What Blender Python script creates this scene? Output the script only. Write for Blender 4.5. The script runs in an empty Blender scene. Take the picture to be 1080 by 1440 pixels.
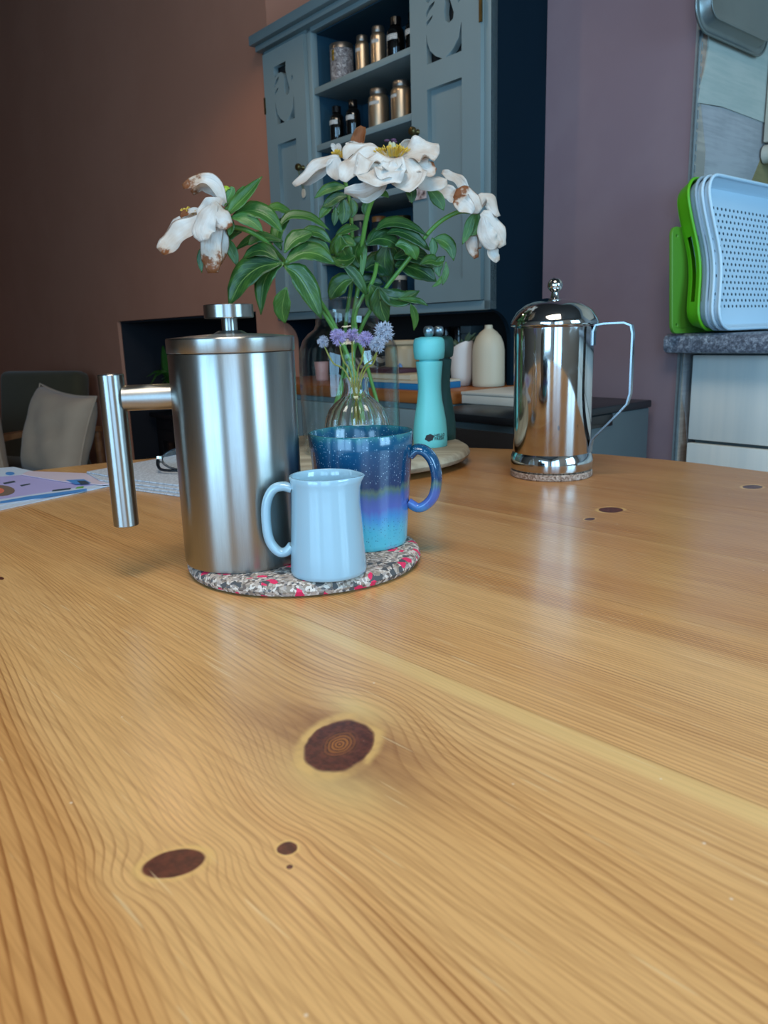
import bpy, bmesh, math, random
from math import sin, cos, pi, radians, sqrt, tau, atan2
from mathutils import Vector as V, Matrix

random.seed(7)
S = bpy.context.scene
COL = S.collection

# ------------------------------------------------------------------ camera
FPX, PITCH, ROLL = 1082.0, radians(13.2), radians(1.65)
CAM = V((0, 0, .957))
FWD = V((0, cos(PITCH), -sin(PITCH)))
_r0 = V((1, 0, 0)); _d0 = V((0, -sin(PITCH), -cos(PITCH)))
EX = _r0 * cos(ROLL) + _d0 * sin(ROLL)
EY = _d0 * cos(ROLL) - _r0 * sin(ROLL)
cam_d = bpy.data.cameras.new('camera')
cam_d.sensor_fit = 'VERTICAL'; cam_d.sensor_height = 36; cam_d.sensor_width = 27
cam_d.lens = 36 * FPX / 1440
cam_d.clip_start = .02; cam_d.clip_end = 50
cam_d.dof.use_dof = True; cam_d.dof.focus_distance = .72; cam_d.dof.aperture_fstop = 15.0
cam = bpy.data.objects.new('camera', cam_d); COL.objects.link(cam)
cam.matrix_world = Matrix(((EX.x, -EY.x, -FWD.x, CAM.x), (EX.y, -EY.y, -FWD.y, CAM.y),
                           (EX.z, -EY.z, -FWD.z, CAM.z), (0, 0, 0, 1)))
S.camera = cam

def ray(px, py):
    return FWD + EX * ((px - 540) / FPX) + EY * ((py - 720) / FPX)
def at(px, py, Y):                      # point at depth Y along the room
    d = ray(px, py); return CAM + d * ((Y - CAM.y) / d.y)
def on_z(px, py, z):                    # point on a level surface
    d = ray(px, py); return CAM + d * ((z - CAM.z) / d.z)

# room frame: origin on the purple wall, X to the right along it, Y into the wall
P0 = V((.406, 1.968, 0)); RA = radians(-50)
RX = V((cos(RA), sin(RA), 0)); RY = V((-sin(RA), cos(RA), 0))
def room(x, y, z): return P0 + RX * x + RY * y + V((0, 0, z))
def on_wall(px, py, y):                 # point on a plane parallel to the purple wall, room coords
    d = ray(px, py); t = (y - (CAM - P0).dot(RY)) / d.dot(RY)
    p = CAM + d * t; q = p - P0
    return V((q.dot(RX), q.dot(RY), p.z))
def on_reveal(px, py, x):
    d = ray(px, py); t = (x - (CAM - P0).dot(RX)) / d.dot(RX)
    p = CAM + d * t; q = p - P0
    return V((q.dot(RX), q.dot(RY), p.z))

# ------------------------------------------------------------------ world and light
w = bpy.data.worlds.new('sky'); S.world = w; w.use_nodes = True
w.node_tree.nodes['Background'].inputs[0].default_value = (.55, .75, 1, 1)
w.node_tree.nodes['Background'].inputs[1].default_value = .6
S.view_settings.view_transform = 'Standard'
try: S.view_settings.look = 'None'
except Exception: pass
S.view_settings.gamma = 1; S.view_settings.use_curve_mapping = False
S.view_settings.exposure = 0.0

def area(name, loc, direction, sx, sy, power, colour):
    l = bpy.data.lights.new(name, 'AREA'); l.shape = 'RECTANGLE'; l.size = sx; l.size_y = sy
    l.energy = power; l.color = colour
    o = bpy.data.objects.new(name, l); COL.objects.link(o); o.location = loc
    o.rotation_euler = V(direction).to_track_quat('-Z', 'Y').to_euler()
    return o
# daylight through the glazed door behind the camera (opening in the wall at room X = 2.8)
area('daylight_door', room(2.86, -2.75, 1.2), -RX, 1.5, 1.9, 40, (.31, .63, 1.0))
# daylight through the wide window in the rear wall, behind and left of the camera
area('daylight_rear', room(1.45, -3.76, 1.35), RY, 1.6, 1.5, 62, (.33, .66, 1.0))
# daylight through the kitchen window, in the same wall further along
area('daylight_kitchen', room(2.86, -.55, 1.5), -RX, .9, 1.0, 40, (.36, .70, 1.0))
# added overhead fill above the near end of the table, no opening there
area('overhead_fill', V((-.05, -.10, 2.72)), (0, .02, -1), 1.0, .9, 28, (1.0, .93, .82))
# warm pendant lamps over the far side of the room, above the picture
for x, y, z in ((-.250, 1.722, 1.95), (-.680, 2.130, 1.95)):
    l = bpy.data.lights.new('pendant_lamp', 'SPOT'); l.energy = 2.3; l.color = (1, .74, .45); l.shadow_soft_size = .014; l.spot_size = radians(150); l.spot_blend = .35
    o = bpy.data.objects.new('pendant_lamp', l); COL.objects.link(o); o.location = (x, y, z)

# ------------------------------------------------------------------ mesh helpers
def thing(name, label, cat, loc=(0, 0, 0), rz=0, group=None):
    o = bpy.data.objects.new(name, None); COL.objects.link(o); o.empty_display_size = .05
    o.location = loc; o.rotation_euler = (0, 0, rz); o['label'] = label; o['category'] = cat
    if group: o['group'] = group
    return o
def tag(o, label, cat, group=None):
    o['label'] = label; o['category'] = cat
    if group: o['group'] = group
    return o
def spline(pts, n):
    pts = [V(p) for p in pts]
    if len(pts) == 2: return [pts[0].lerp(pts[1], i / n) for i in range(n + 1)]
    P = [pts[0] * 2 - pts[1]] + pts + [pts[-1] * 2 - pts[-2]]
    out = []; m = len(pts) - 1
    for i in range(n + 1):
        u = i / n * m; k = min(int(u), m - 1); t = u - k
        a, b, c, d = P[k:k + 4]
        out.append(.5 * ((2 * b) + (c - a) * t + (2 * a - 5 * b + 4 * c - d) * t * t + (3 * b - a - 3 * c + d) * t ** 3))
    return out
def lerpl(vals, t):
    u = t * (len(vals) - 1); k = min(int(u), len(vals) - 2); return vals[k] + (vals[k + 1] - vals[k]) * (u - k)

class MB:
    def __init__(s): s.bm = bmesh.new(); s.uv = s.bm.loops.layers.uv.new('UVMap')
    def box(s, lo, hi, bevel=0, rz=0, rx=0, ry=0, seg=2):
        c = (V(lo) + V(hi)) / 2; d = V(hi) - V(lo)
        M = Matrix.Translation(c) @ Matrix.Rotation(rz, 4, 'Z') @ Matrix.Rotation(ry, 4, 'Y') @ Matrix.Rotation(rx, 4, 'X') @ Matrix.Diagonal((abs(d.x), abs(d.y), abs(d.z), 1))
        r = bmesh.ops.create_cube(s.bm, size=1, matrix=M)
        if bevel:
            es = {e for v in r['verts'] for e in v.link_edges}
            bmesh.ops.bevel(s.bm, geom=list(es), offset=bevel, segments=seg, affect='EDGES', profile=.5)
        return s
    def lathe(s, prof, n=40, c=(0, 0, 0), M=None, fr=None, closed=False):
        rows = []
        for (r, z) in prof:
            if r < 1e-6:
                rows.append([s.bm.verts.new((c[0], c[1], c[2] + z))])
            else:
                row = []
                for i in range(n):
                    a = tau * i / n; rr = fr(r, z, a) if fr else r
                    row.append(s.bm.verts.new((c[0] + rr * cos(a), c[1] + rr * sin(a), c[2] + z)))
                rows.append(row)
        prs = list(zip(rows, rows[1:])) + ([(rows[-1], rows[0])] if closed else [])
        for A, B in prs:
            for i in range(n):
                j = (i + 1) % n
                if len(A) == 1 and len(B) == 1: break
                f = (A[0], B[j], B[i]) if len(A) == 1 else (A[i], A[j], B[0]) if len(B) == 1 else (A[i], A[j], B[j], B[i])
                try: s.bm.faces.new(f)
                except ValueError: pass
        if M is not None:
            vs = [v for r in rows for v in r]; bmesh.ops.transform(s.bm, matrix=M, verts=vs)
        return s
    def tube(s, path, r, n=10, sec=None, up=None, caps=True, loop=False):
        path = [V(p) for p in path]; m = len(path)
        rad = [r] * m if not isinstance(r, (list, tuple)) else [lerpl(r, i / (m - 1)) for i in range(m)]
        sec = sec or [(cos(tau * k / n), sin(tau * k / n)) for k in range(n)]
        N = V(up) if up else None; rows = []
        for i in range(m):
            if loop: t = (path[(i + 1) % m] - path[i - 1])
            else: t = path[min(i + 1, m - 1)] - path[max(i - 1, 0)]
            t = t.normalized() if t.length > 1e-9 else V((0, 0, 1))
            if N is None: N = V((0, 0, 1)) if abs(t.z) < .9 else V((1, 0, 0))
            N = N - t * N.dot(t)
            if N.length < 1e-6: N = t.orthogonal()
            N.normalize(); B = t.cross(N)
            rows.append([s.bm.verts.new(path[i] + (N * a + B * b) * rad[i]) for a, b in sec])
        k = len(sec)
        for A, B in list(zip(rows, rows[1:])) + ([(rows[-1], rows[0])] if loop else []):
            for i in range(k): s.bm.faces.new((A[i], A[(i + 1) % k], B[(i + 1) % k], B[i]))
        if caps and not loop:
            s.bm.faces.new(rows[0][::-1]); s.bm.faces.new(rows[-1])
        return s
    def prism(s, pts, z0, z1, M=None):
        a = [s.bm.verts.new((p[0], p[1], z0)) for p in pts]; b = [s.bm.verts.new((p[0], p[1], z1)) for p in pts]
        s.bm.faces.new(a[::-1]); s.bm.faces.new(b)
        for i in range(len(pts)): s.bm.faces.new((a[i], a[(i + 1) % len(pts)], b[(i + 1) % len(pts)], b[i]))
        if M is not None: bmesh.ops.transform(s.bm, matrix=M, verts=a + b)
        return s
    def ball(s, c, r, u=16, v=10, sc=(1, 1, 1)):
        bmesh.ops.create_uvsphere(s.bm, u_segments=u, v_segments=v, radius=r, matrix=Matrix.Translation(c) @ Matrix.Diagonal((*sc, 1)))
        return s
    def ribbon(s, path, widths, nrm, nl=10, nu=6, cup=0, fold=0, ruffle=0, rf=3, twist=0, seed=0, thick=.0004):
        P = spline(path, nl); nrm = V(nrm); rnd = random.Random(seed); ph = rnd.random() * 6
        rows = []
        for i, p in enumerate(P):
            t = (P[min(i + 1, nl)] - P[max(i - 1, 0)]).normalized()
            side = t.cross(nrm)
            if side.length < 1e-4: side = t.orthogonal()
            side.normalize(); N = side.cross(t)
            if twist:
                R = Matrix.Rotation(twist * i / nl, 3, t); side = R @ side; N = R @ N
            wd = lerpl(widths, i / nl) / 2; row = []
            for j in range(nu + 1):
                x = j / nu * 2 - 1
                h = cup * wd * (x * x) + fold * wd * abs(x) + ruffle * wd * abs(x) ** 1.5 * sin(rf * tau * i / nl + ph + (1.3 if x > 0 else 0)) + ruffle * .15 * wd * sin(5.5 * x + ph * 2 + 2.2 * i / nl) * (i / nl)
                row.append((p + side * (wd * x) + N * h, (j / nu, i / nl), N))
            rows.append(row)
        for off in ((thick / 2, 1), (-thick / 2, -1)):
            vv = [[s.bm.verts.new(q + n_ * off[0]) for q, u_, n_ in r] for r in rows]
            for i in range(nl):
                for j in range(nu):
                    q = [(i, j), (i, j + 1), (i + 1, j + 1), (i + 1, j)]
                    if off[1] < 0: q.reverse()
                    f = s.bm.faces.new([vv[a][b] for a, b in q])
                    for l, (a, b) in zip(f.loops, q): l[s.uv].uv = rows[a][b][1]
            if off[1] > 0: top = vv
        rim = lambda g: [g[0][j] for j in range(nu)] + [g[i][nu] for i in range(nl)] + [g[nl][j] for j in range(nu, 0, -1)] + [g[i][0] for i in range(nl, 0, -1)]
        A, B = rim(top), rim(vv)
        for i in range(len(A)):
            j = (i + 1) % len(A)
            try: s.bm.faces.new((A[j], A[i], B[i], B[j]))
            except ValueError: pass
        return s
    def build(s, name, m, parent=None, smooth=40, weld=False):
        if weld: bmesh.ops.remove_doubles(s.bm, verts=s.bm.verts[:], dist=1e-5)
        bmesh.ops.recalc_face_normals(s.bm, faces=s.bm.faces[:])
        me = bpy.data.meshes.new(name); s.bm.to_mesh(me); s.bm.free()
        if smooth:
            me.shade_smooth()
            try: me.set_sharp_from_angle(angle=radians(smooth))
            except Exception: pass
        me.materials.append(m)
        o = bpy.data.objects.new(name, me); COL.objects.link(o)
        if parent is not None: o.parent = parent
        return o
def struct(name, mb, m, smooth=40, parent=None):
    o = mb.build(name, m, parent, smooth)
    if parent is None: o['kind'] = 'structure'
    return o
def plate(name, outer, holes, thick, m, parent=None, M=None, bevel=0):
    """flat board with real holes, outline in x,y and thickness along z, then moved by M"""
    cu = bpy.data.curves.new(name, 'CURVE'); cu.dimensions = '2D'; cu.fill_mode = 'BOTH'; cu.extrude = thick / 2; cu.bevel_depth = bevel; cu.bevel_resolution = 1
    for pts in [outer] + holes:
        sp = cu.splines.new('POLY'); sp.points.add(len(pts) - 1); sp.use_cyclic_u = True
        for q, p in zip(sp.points, pts): q.co = (p[0], p[1], 0, 1)
    o = bpy.data.objects.new(name, cu); COL.objects.link(o)
    dg = bpy.context.evaluated_depsgraph_get(); dg.update()
    me = bpy.data.meshes.new_from_object(o.evaluated_get(dg)); bpy.data.objects.remove(o); bpy.data.curves.remove(cu)
    me.name = name
    if M is not None: me.transform(M)
    me.materials.clear(); me.materials.append(m)
    r = bpy.data.objects.new(name, me); COL.objects.link(r)
    if parent is not None: r.parent = parent
    return r
def text_mesh(body, size, thick=.0002, spacing=1.0, line=1.0, bold=0):
    cu = bpy.data.curves.new('lettering', 'FONT'); cu.body = body; cu.size = size; cu.extrude = thick; cu.space_character = spacing; cu.space_line = line; cu.resolution_u = 2; cu.offset = bold
    o = bpy.data.objects.new('lettering', cu); COL.objects.link(o)
    dg = bpy.context.evaluated_depsgraph_get(); dg.update()
    me = bpy.data.meshes.new_from_object(o.evaluated_get(dg)); bpy.data.objects.remove(o); bpy.data.curves.remove(cu)
    return me
def rrect(x0, y0, x1, y1, r, n=5):
    out = []
    for cx, cy, a0 in ((x1 - r, y1 - r, 0), (x0 + r, y1 - r, 90), (x0 + r, y0 + r, 180), (x1 - r, y0 + r, 270)):
        for k in range(n + 1):
            a = radians(a0 + 90 * k / n); out.append((cx + r * cos(a), cy + r * sin(a)))
    return out

# ------------------------------------------------------------------ materials
def lin(h):
    h = h.lstrip('#'); c = [int(h[i:i + 2], 16) / 255 for i in (0, 2, 4)]
    return tuple(x / 12.92 if x <= .04045 else ((x + .055) / 1.055) ** 2.4 for x in c) + (1,)
class NT:
    """small helper to write node maths"""
    def __init__(s, name):
        s.m = bpy.data.materials.new(name); s.m.use_nodes = True; s.t = s.m.node_tree
        s.b = s.t.nodes['Principled BSDF']; s.out = s.t.nodes['Material Output']
    def n(s, typ, **kw):
        q = s.t.nodes.new(typ)
        for k, v in kw.items(): setattr(q, k, v)
        return q
    def link(s, a, b): s.t.links.new(a, b)
    def put(s, sock, v):
        if isinstance(v, bpy.types.NodeSocket): s.link(v, sock)
        elif v is not None: sock.default_value = v
    def math(s, op, a, b=None, c=None, clamp=False):
        q = s.n('ShaderNodeMath', operation=op, use_clamp=clamp)
        for i, v in enumerate((a, b, c)):
            if v is not None: s.put(q.inputs[i], v)
        return q.outputs[0]
    def add(s, a, b): return s.math('ADD', a, b)
    def sub(s, a, b): return s.math('SUBTRACT', a, b)
    def mul(s, a, b): return s.math('MULTIPLY', a, b)
    def step(s, v, a, b, lo=0., hi=1.):
        q = s.n('ShaderNodeMapRange', interpolation_type='SMOOTHSTEP')
        for i, x in enumerate((v, a, b, lo, hi)): s.put(q.inputs[i], x)
        return q.outputs[0]
    def xyz(s, x, y, z=0.):
        q = s.n('ShaderNodeCombineXYZ')
        for i, v in enumerate((x, y, z)): s.put(q.inputs[i], v)
        return q.outputs[0]
    def sep(s, v):
        q = s.n('ShaderNodeSeparateXYZ'); s.link(v, q.inputs[0]); return q.outputs
    def coord(s, k='Object'): return s.n('ShaderNodeTexCoord').outputs[k]
    def noise(s, vec, scale, detail=2, rough=.5, out='Fac', dist=0):
        q = s.n('ShaderNodeTexNoise'); s.put(q.inputs['Vector'], vec); q.inputs['Scale'].default_value = scale
        q.inputs['Detail'].default_value = detail; q.inputs['Roughness'].default_value = rough; q.inputs['Distortion'].default_value = dist
        return q.outputs[out]
    def voro(s, vec, scale, feature='F1', out='Distance', rnd=1):
        q = s.n('ShaderNodeTexVoronoi', feature=feature); s.put(q.inputs['Vector'], vec); q.inputs['Scale'].default_value = scale
        q.inputs['Randomness'].default_value = rnd
        return q.outputs[out]
    def mapv(s, vec, scale=(1, 1, 1), loc=(0, 0, 0), rot=(0, 0, 0)):
        q = s.n('ShaderNodeMapping'); s.link(vec, q.inputs[0]); q.inputs[1].default_value = loc; q.inputs[2].default_value = rot; q.inputs[3].default_value = scale
        return q.outputs[0]
    def mix(s, f, a, b, blend='MIX'):
        q = s.n('ShaderNodeMix', data_type='RGBA', blend_type=blend)
        s.put(q.inputs[0], f); s.put(q.inputs[6], a); s.put(q.inputs[7], b); return q.outputs[2]
    def ramp(s, f, stops, interp='LINEAR'):
        q = s.n('ShaderNodeValToRGB'); s.put(q.inputs[0], f); e = q.color_ramp.elements; q.color_ramp.interpolation = interp
        while len(e) < len(stops): e.new(.5)
        for el, (p, c) in zip(e, stops): el.position = p; el.color = c
        return q.outputs[0]
    def attr(s, name):
        q = s.n('ShaderNodeAttribute', attribute_type='OBJECT'); q.attribute_name = name; return q.outputs['Fac']
    def bump(s, h, strength=.2, dist=.001):
        q = s.n('ShaderNodeBump'); q.inputs['Strength'].default_value = strength; q.inputs['Distance'].default_value = dist
        s.link(h, q.inputs['Height']); s.link(q.outputs[0], s.b.inputs['Normal']); return q
    def set(s, **kw):
        names = dict(col='Base Color', rough='Roughness', metal='Metallic', coat='Coat Weight', coatr='Coat Roughness', spec='Specular IOR Level', trans='Transmission Weight', ior='IOR', aniso='Anisotropic', sss='Subsurface Weight', sheen='Sheen Weight', emit='Emission Strength', ecol='Emission Color', alpha='Alpha')
        for k, v in kw.items(): s.put(s.b.inputs[names[k]], v)
        return s.m
def plain(name, hexc, rough=.5, metal=0, var=.08, vs=20, bump=0, bs=200, **kw):
    t = NT(name); c = lin(hexc); co = t.coord()
    if var:
        nz = t.noise(co, vs, 3); d = tuple(x * (1 - var) for x in c[:3]) + (1,); e = tuple(min(1, x * (1 + var)) for x in c[:3]) + (1,)
        col = t.mix(nz, d, e)
    else: col = c
    if bump: t.bump(t.noise(co, bs, 3), bump, .001)
    return t.set(col=col, rough=rough, metal=metal, **kw)

# pine: (kv, ku, radius along, radius across, tilt, warm centre, reach)
KNOTS = [(.203, -.097, .0262, .0172, -55, .9, 1.7), (.226, -.203, .0128, .0084, 62, 0, 1.3), (.251, -.165, .0042, .0042, 0, 0, 2.2),
         (.261, -.171, .0014, .0014, 0, 0, 1.5), (.028, .453, .013, .0145, 0, 0, 2.0), (.095, .679, .011, .015, 0, 0, 2.0),
         (.034, .400, .005, .007, 0, 0, 2.0), (-.239, -.128, .0062, .0026, 0, 0, 2.4)]
def pine_table():
    t = NT('pine_varnished'); co = t.coord(); v, u, z = t.sep(co)
    seed = t.attr('seed'); freq = t.attr('freq'); strong = t.attr('strong')
    n1 = t.sub(t.noise(t.xyz(t.mul(v, 1.4), t.mul(u, 4), seed), 1, 2), .5)
    n2 = t.sub(t.noise(t.xyz(t.mul(v, 9), t.mul(u, 25), seed), 1, 2), .5)
    phi = t.add(u, t.add(t.mul(n1, .036), t.mul(n2, .0022)))
    phi = t.add(phi, t.mul(t.mul(t.sub(v, .1), .15), t.step(u, -.02, -.13)))
    dark = None; halo = None; warm = None; ringr = None; stain = None
    for i, (kv, ku, ra, rb, ang, wc, reach) in enumerate(KNOTS):
        dv = t.sub(v, kv); du = t.sub(u, ku); c, s_ = cos(radians(ang)), sin(radians(ang))
        a = t.add(t.mul(dv, c / ra), t.mul(du, s_ / ra)); b = t.add(t.mul(dv, -s_ / rb), t.mul(du, c / rb))
        r2 = t.add(t.mul(a, a), t.mul(b, b))
        if i != 3:
            fall = t.math('EXPONENT', t.mul(r2, -1 / (reach * 2.6)))
            phi = t.sub(phi, t.mul(t.mul(du, fall), .93))
        r = t.math('SQRT', r2)
        if ra > .004:
            wob = t.mul(t.sub(t.noise(co, 70 if ra > .01 else 300, 2), .5), .22)
            r = t.add(r, wob)
        d = t.step(r, 1.05, .93); h = t.mul(t.step(r, 1.42, 1.12), t.step(r, .98, 1.06))
        dark = d if dark is None else t.math('MAXIMUM', dark, d)
        halo = h if halo is None else t.math('MAXIMUM', halo, h)
        if wc:
            warm = t.mul(t.step(r, .62, .12), wc); ringr = r
            ex = t.math('EXPONENT', t.mul(t.add(t.mul(t.mul(dv, dv), 1 / .060 ** 2), t.mul(t.mul(du, du), 1 / .030 ** 2)), -1.0))
            stain = t.mul(ex, t.noise(t.xyz(t.mul(v, 25), t.mul(u, 60), 3.), 1, 3))
    wv = t.add(t.mul(phi, freq), t.mul(t.noise(t.xyz(t.mul(phi, 26), seed, t.mul(v, .6)), 1, 1), 4.2))
    fr = t.math('FRACT', wv)
    line = t.mul(t.step(fr, .58, .92), t.step(fr, 1.0, .94))
    patchy = t.noise(t.xyz(t.mul(v, 5), t.mul(u, 45), seed), 1, 3)
    stripe = t.noise(t.xyz(t.mul(v, .8), t.mul(phi, 14), t.add(seed, 5.)), 1, 2)
    ls = t.mul(t.mul(line, t.step(patchy, .22, .75, .25, 1.)), t.mul(strong, t.step(stripe, .3, .7, .35, 1.25)))
    tone = t.noise(t.xyz(t.mul(v, 2.2), t.mul(u, 8), seed), 1, 3)
    early = t.mix(tone, lin('#d69a56'), lin('#e7ba80'))
    early = t.mix(t.mul(t.step(stripe, .45, .70), .6), early, lin('#ba7636'))
    early = t.mix(t.attr('dark'), early, lin('#ad6f3a'))
    late = lin('#82441a')
    col = t.mix(t.math('MINIMUM', t.mul(ls, 1.1), 1.0), early, late)
    fib = t.noise(t.xyz(t.mul(v, 16), t.mul(u, 620), seed), 1, 3, .6)
    col = t.mix(t.step(fib, .35, .75, 0., .34), col, lin('#7f4a1e'), 'MIX')
    sap = t.mul(t.step(u, -.019, -.011), t.mul(t.step(u, .0012, -.003), t.step(v, -.03, .08)))
    col = t.mix(t.mul(sap, .65), col, lin('#e6c07e'))
    # pale clear wood right beside the big knot
    pale = t.math('EXPONENT', t.mul(t.add(t.mul(t.math('POWER', t.sub(v, .226), 2.), 1 / .030 ** 2), t.mul(t.math('POWER', t.add(u, .118), 2.), 1 / .016 ** 2)), -1.0))
    pale2 = t.math('EXPONENT', t.mul(t.add(t.mul(t.math('POWER', t.sub(v, .180), 2.), 1 / .022 ** 2), t.mul(t.math('POWER', t.add(u, .066), 2.), 1 / .010 ** 2)), -1.0))
    col = t.mix(t.mul(t.math('MAXIMUM', pale, pale2), .75), col, lin('#ecc984'))
    col = t.mix(t.math('MINIMUM', t.mul(stain, 1.5), .8), col, lin('#74402c'))
    col = t.mix(t.mul(halo, t.step(t.noise(co, 55, 2), .35, .6, .15, .85)), col, lin('#e0b36c'))
    kn = t.noise(co, 260, 3)
    kcol = t.mix(t.step(kn, .3, .7), lin('#45201a'), lin('#683527'))
    ring = t.math('FRACT', t.mul(ringr, 9.))
    kcol = t.mix(t.mul(warm, t.step(ring, .15, .75)), kcol, lin('#a8672a'))
    col = t.mix(dark, col, kcol)
    # scratches and specks
    for ang, sc, th in ((.45, 1.6, .75), (-.55, 2.0, .755), (1.3, 1.5, .76), (2.2, 1.8, .755)):
        q = t.mapv(co, (9 * sc, 240 * sc, 1), (ang * 3, ang, 0), (0, 0, ang))
        col = t.mix(t.step(t.noise(q, 1, 1), th, th + .03, 0, .38), col, lin('#f0d5a4'))
    sp = t.voro(co, 38, out='Distance'); col = t.mix(t.step(sp, .035, .02, 0, .55), col, lin('#f4e6cf'))
    h = t.add(t.mul(fib, .5), t.add(t.mul(ls, -.35), t.mul(t.noise(co, 420, 2), .55)))
    t.bump(h, .16, .0006)
    rg = t.add(.25, t.mul(t.noise(co, 14, 3), .12))
    return t.set(col=col, rough=rg, spec=.42, coat=.10, coatr=.16)

def wood(name, a, b, scale=60, rough=.5, axis=0, **kw):
    t = NT(name); co = t.coord(); st = [1., 1., 1.]; st[axis] = .06
    n1 = t.noise(t.mapv(co, tuple(st)), scale, 3, .6)
    col = t.mix(t.step(n1, .3, .7), lin(a), lin(b)); t.bump(n1, .1, .0005)
    return t.set(col=col, rough=rough, **kw)
def steel_brushed():
    t = NT('brushed_steel'); co = t.coord()
    n1 = t.noise(t.mapv(co, (300, 300, 8)), 6, 3, .7); n2 = t.noise(t.mapv(co, (1, 1, 90)), 30, 2)
    t.bump(t.add(n1, n2), .03, .0004)
    tn = t.n('ShaderNodeTangent', direction_type='RADIAL', axis='Z'); t.link(tn.outputs[0], t.b.inputs['Tangent']); t.b.inputs['Anisotropic Rotation'].default_value = 0.25
    return t.set(col=t.mix(n1, lin('#98958f'), lin('#b0ada7')), metal=1, rough=t.add(.26, t.mul(n2, .1)), aniso=.8)
def chrome(name='polished_steel', c='#c9c7c3', r=.07):
    t = NT(name); co = t.coord(); nz = t.noise(co, 45, 4, .6)
    t.bump(t.noise(co, 14, 2), .05, .002)
    return t.set(col=lin(c), metal=1, rough=t.add(r, t.mul(t.step(nz, .5, .8), .14)))
def cork(name, pink=True):
    t = NT(name); co = t.coord(); wv = t.mapv(co, (1, 1, 1))
    w_ = t.noise(co, 90, 2, out='Color'); q = t.n('ShaderNodeVectorMath', operation='MULTIPLY_ADD'); t.link(w_, q.inputs[0]); q.inputs[1].default_value = (.006,) * 3; t.link(co, q.inputs[2])
    cell = t.n('ShaderNodeSeparateColor'); t.link(t.voro(q.outputs[0], 430 if pink else 420, out='Color'), cell.inputs[0])
    if pink:
        col = t.ramp(cell.outputs[0], [(0, lin('#6b5a50')), (.14, lin('#93806f')), (.34, lin('#b7a292')), (.56, lin('#d6c5b6')), (.76, lin('#a4948a')), (.92, lin('#5a5656'))], 'CONSTANT')
        big = t.n('ShaderNodeSeparateColor'); t.link(t.voro(q.outputs[0], 175, out='Color'), big.inputs[0])
        col = t.mix(t.step(big.outputs[1], .90, .905), col, lin('#e02c58'))
        col = t.mix(t.step(big.outputs[2], .90, .905), col, lin('#4f4d4c'))
    else:
        col = t.ramp(cell.outputs[0], [(0, lin('#8a6d5b')), (.3, lin('#a98e7c')), (.7, lin('#bfa694')), (.92, lin('#6d5546'))], 'CONSTANT')
    t.bump(cell.outputs[1], .25, .0008)
    return t.set(col=col, rough=.75)
def glaze():
    t = NT('blue_reactive_glaze'); co = t.coord(); x, y, z = t.sep(co)
    wob = t.mul(t.sub(t.noise(t.mapv(co, (1, 1, .12)), 130, 3, .6), .5), .016)
    zz = t.math('MULTIPLY', t.add(z, wob), 1 / .106)
    col = t.ramp(zz, [(0, lin('#63c2cc')), (.18, lin('#52b6cc')), (.30, lin('#418fc8')), (.38, lin('#4f68b0')), (.47, lin('#48619f')), (.515, lin('#466a7c')), (.54, lin('#547067')), (.58, lin('#103a62')), (.80, lin('#0f4568')), (.95, lin('#12506f')), (1.0, lin('#2f7077'))])
    sp = t.voro(co, 600); cell = t.n('ShaderNodeSeparateColor'); t.link(t.voro(co, 600, out='Color'), cell.inputs[0])
    spk = t.mul(t.step(sp, .38, .18), t.step(cell.outputs[0], .60, .95))
    hi = t.mul(spk, t.step(zz, .55, .62)); lo = t.mul(spk, t.step(zz, .34, .26))
    col = t.mix(t.mul(hi, .75), col, lin('#9fc6dc')); col = t.mix(t.mul(lo, .85), col, lin('#123a63'))
    return t.set(col=col, rough=.16, coat=.4, coatr=.05)
def petal_mat():
    t = NT('peony_petal'); uvx, uvy, _ = t.sep(t.coord('UV')); co = t.coord()
    br = t.attr('brown'); nz = t.noise(co, 85, 3, .6)
    base = t.mix(t.step(t.noise(co, 34, 3), .35, .65), lin('#ece5dc'), lin('#dfcdbb'))
    vein = t.noise(t.xyz(t.mul(uvx, 26), t.mul(uvy, 2.5), br), 1, 2)
    base = t.mix(t.step(vein, .55, .8, 0, .35), base, lin('#d8bcae'))
    e = t.add(t.sub(uvy, 1.08), t.add(t.mul(br, .62), t.mul(t.sub(nz, .5), .75)))
    col = t.mix(t.step(e, -.12, .12, 0, .6), base, lin('#d6b08c')); col = t.mix(t.step(e, .04, .16), col, lin('#96562b'))
    edge = t.mul(t.step(t.math('ABSOLUTE', t.sub(uvx, .5)), .455, .49), t.step(t.add(br, t.mul(t.sub(nz, .5), .8)), .2, .5)); col = t.mix(t.mul(edge, .8), col, lin('#8a5a34'))
    t.bump(t.add(t.mul(vein, .6), t.noise(t.xyz(t.mul(uvx, 7), t.mul(uvy, 3), t.mul(br, 9.)), 1, 3)), .75, .0022)
    tr = t.n('ShaderNodeBsdfTranslucent'); t.link(col, tr.inputs[0]); mx = t.n('ShaderNodeMixShader'); mx.inputs[0].default_value = .32
    t.set(col=col, rough=.55); t.link(t.b.outputs[0], mx.inputs[1]); t.link(tr.outputs[0], mx.inputs[2]); t.link(mx.outputs[0], t.out.inputs[0])
    return t.m
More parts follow.
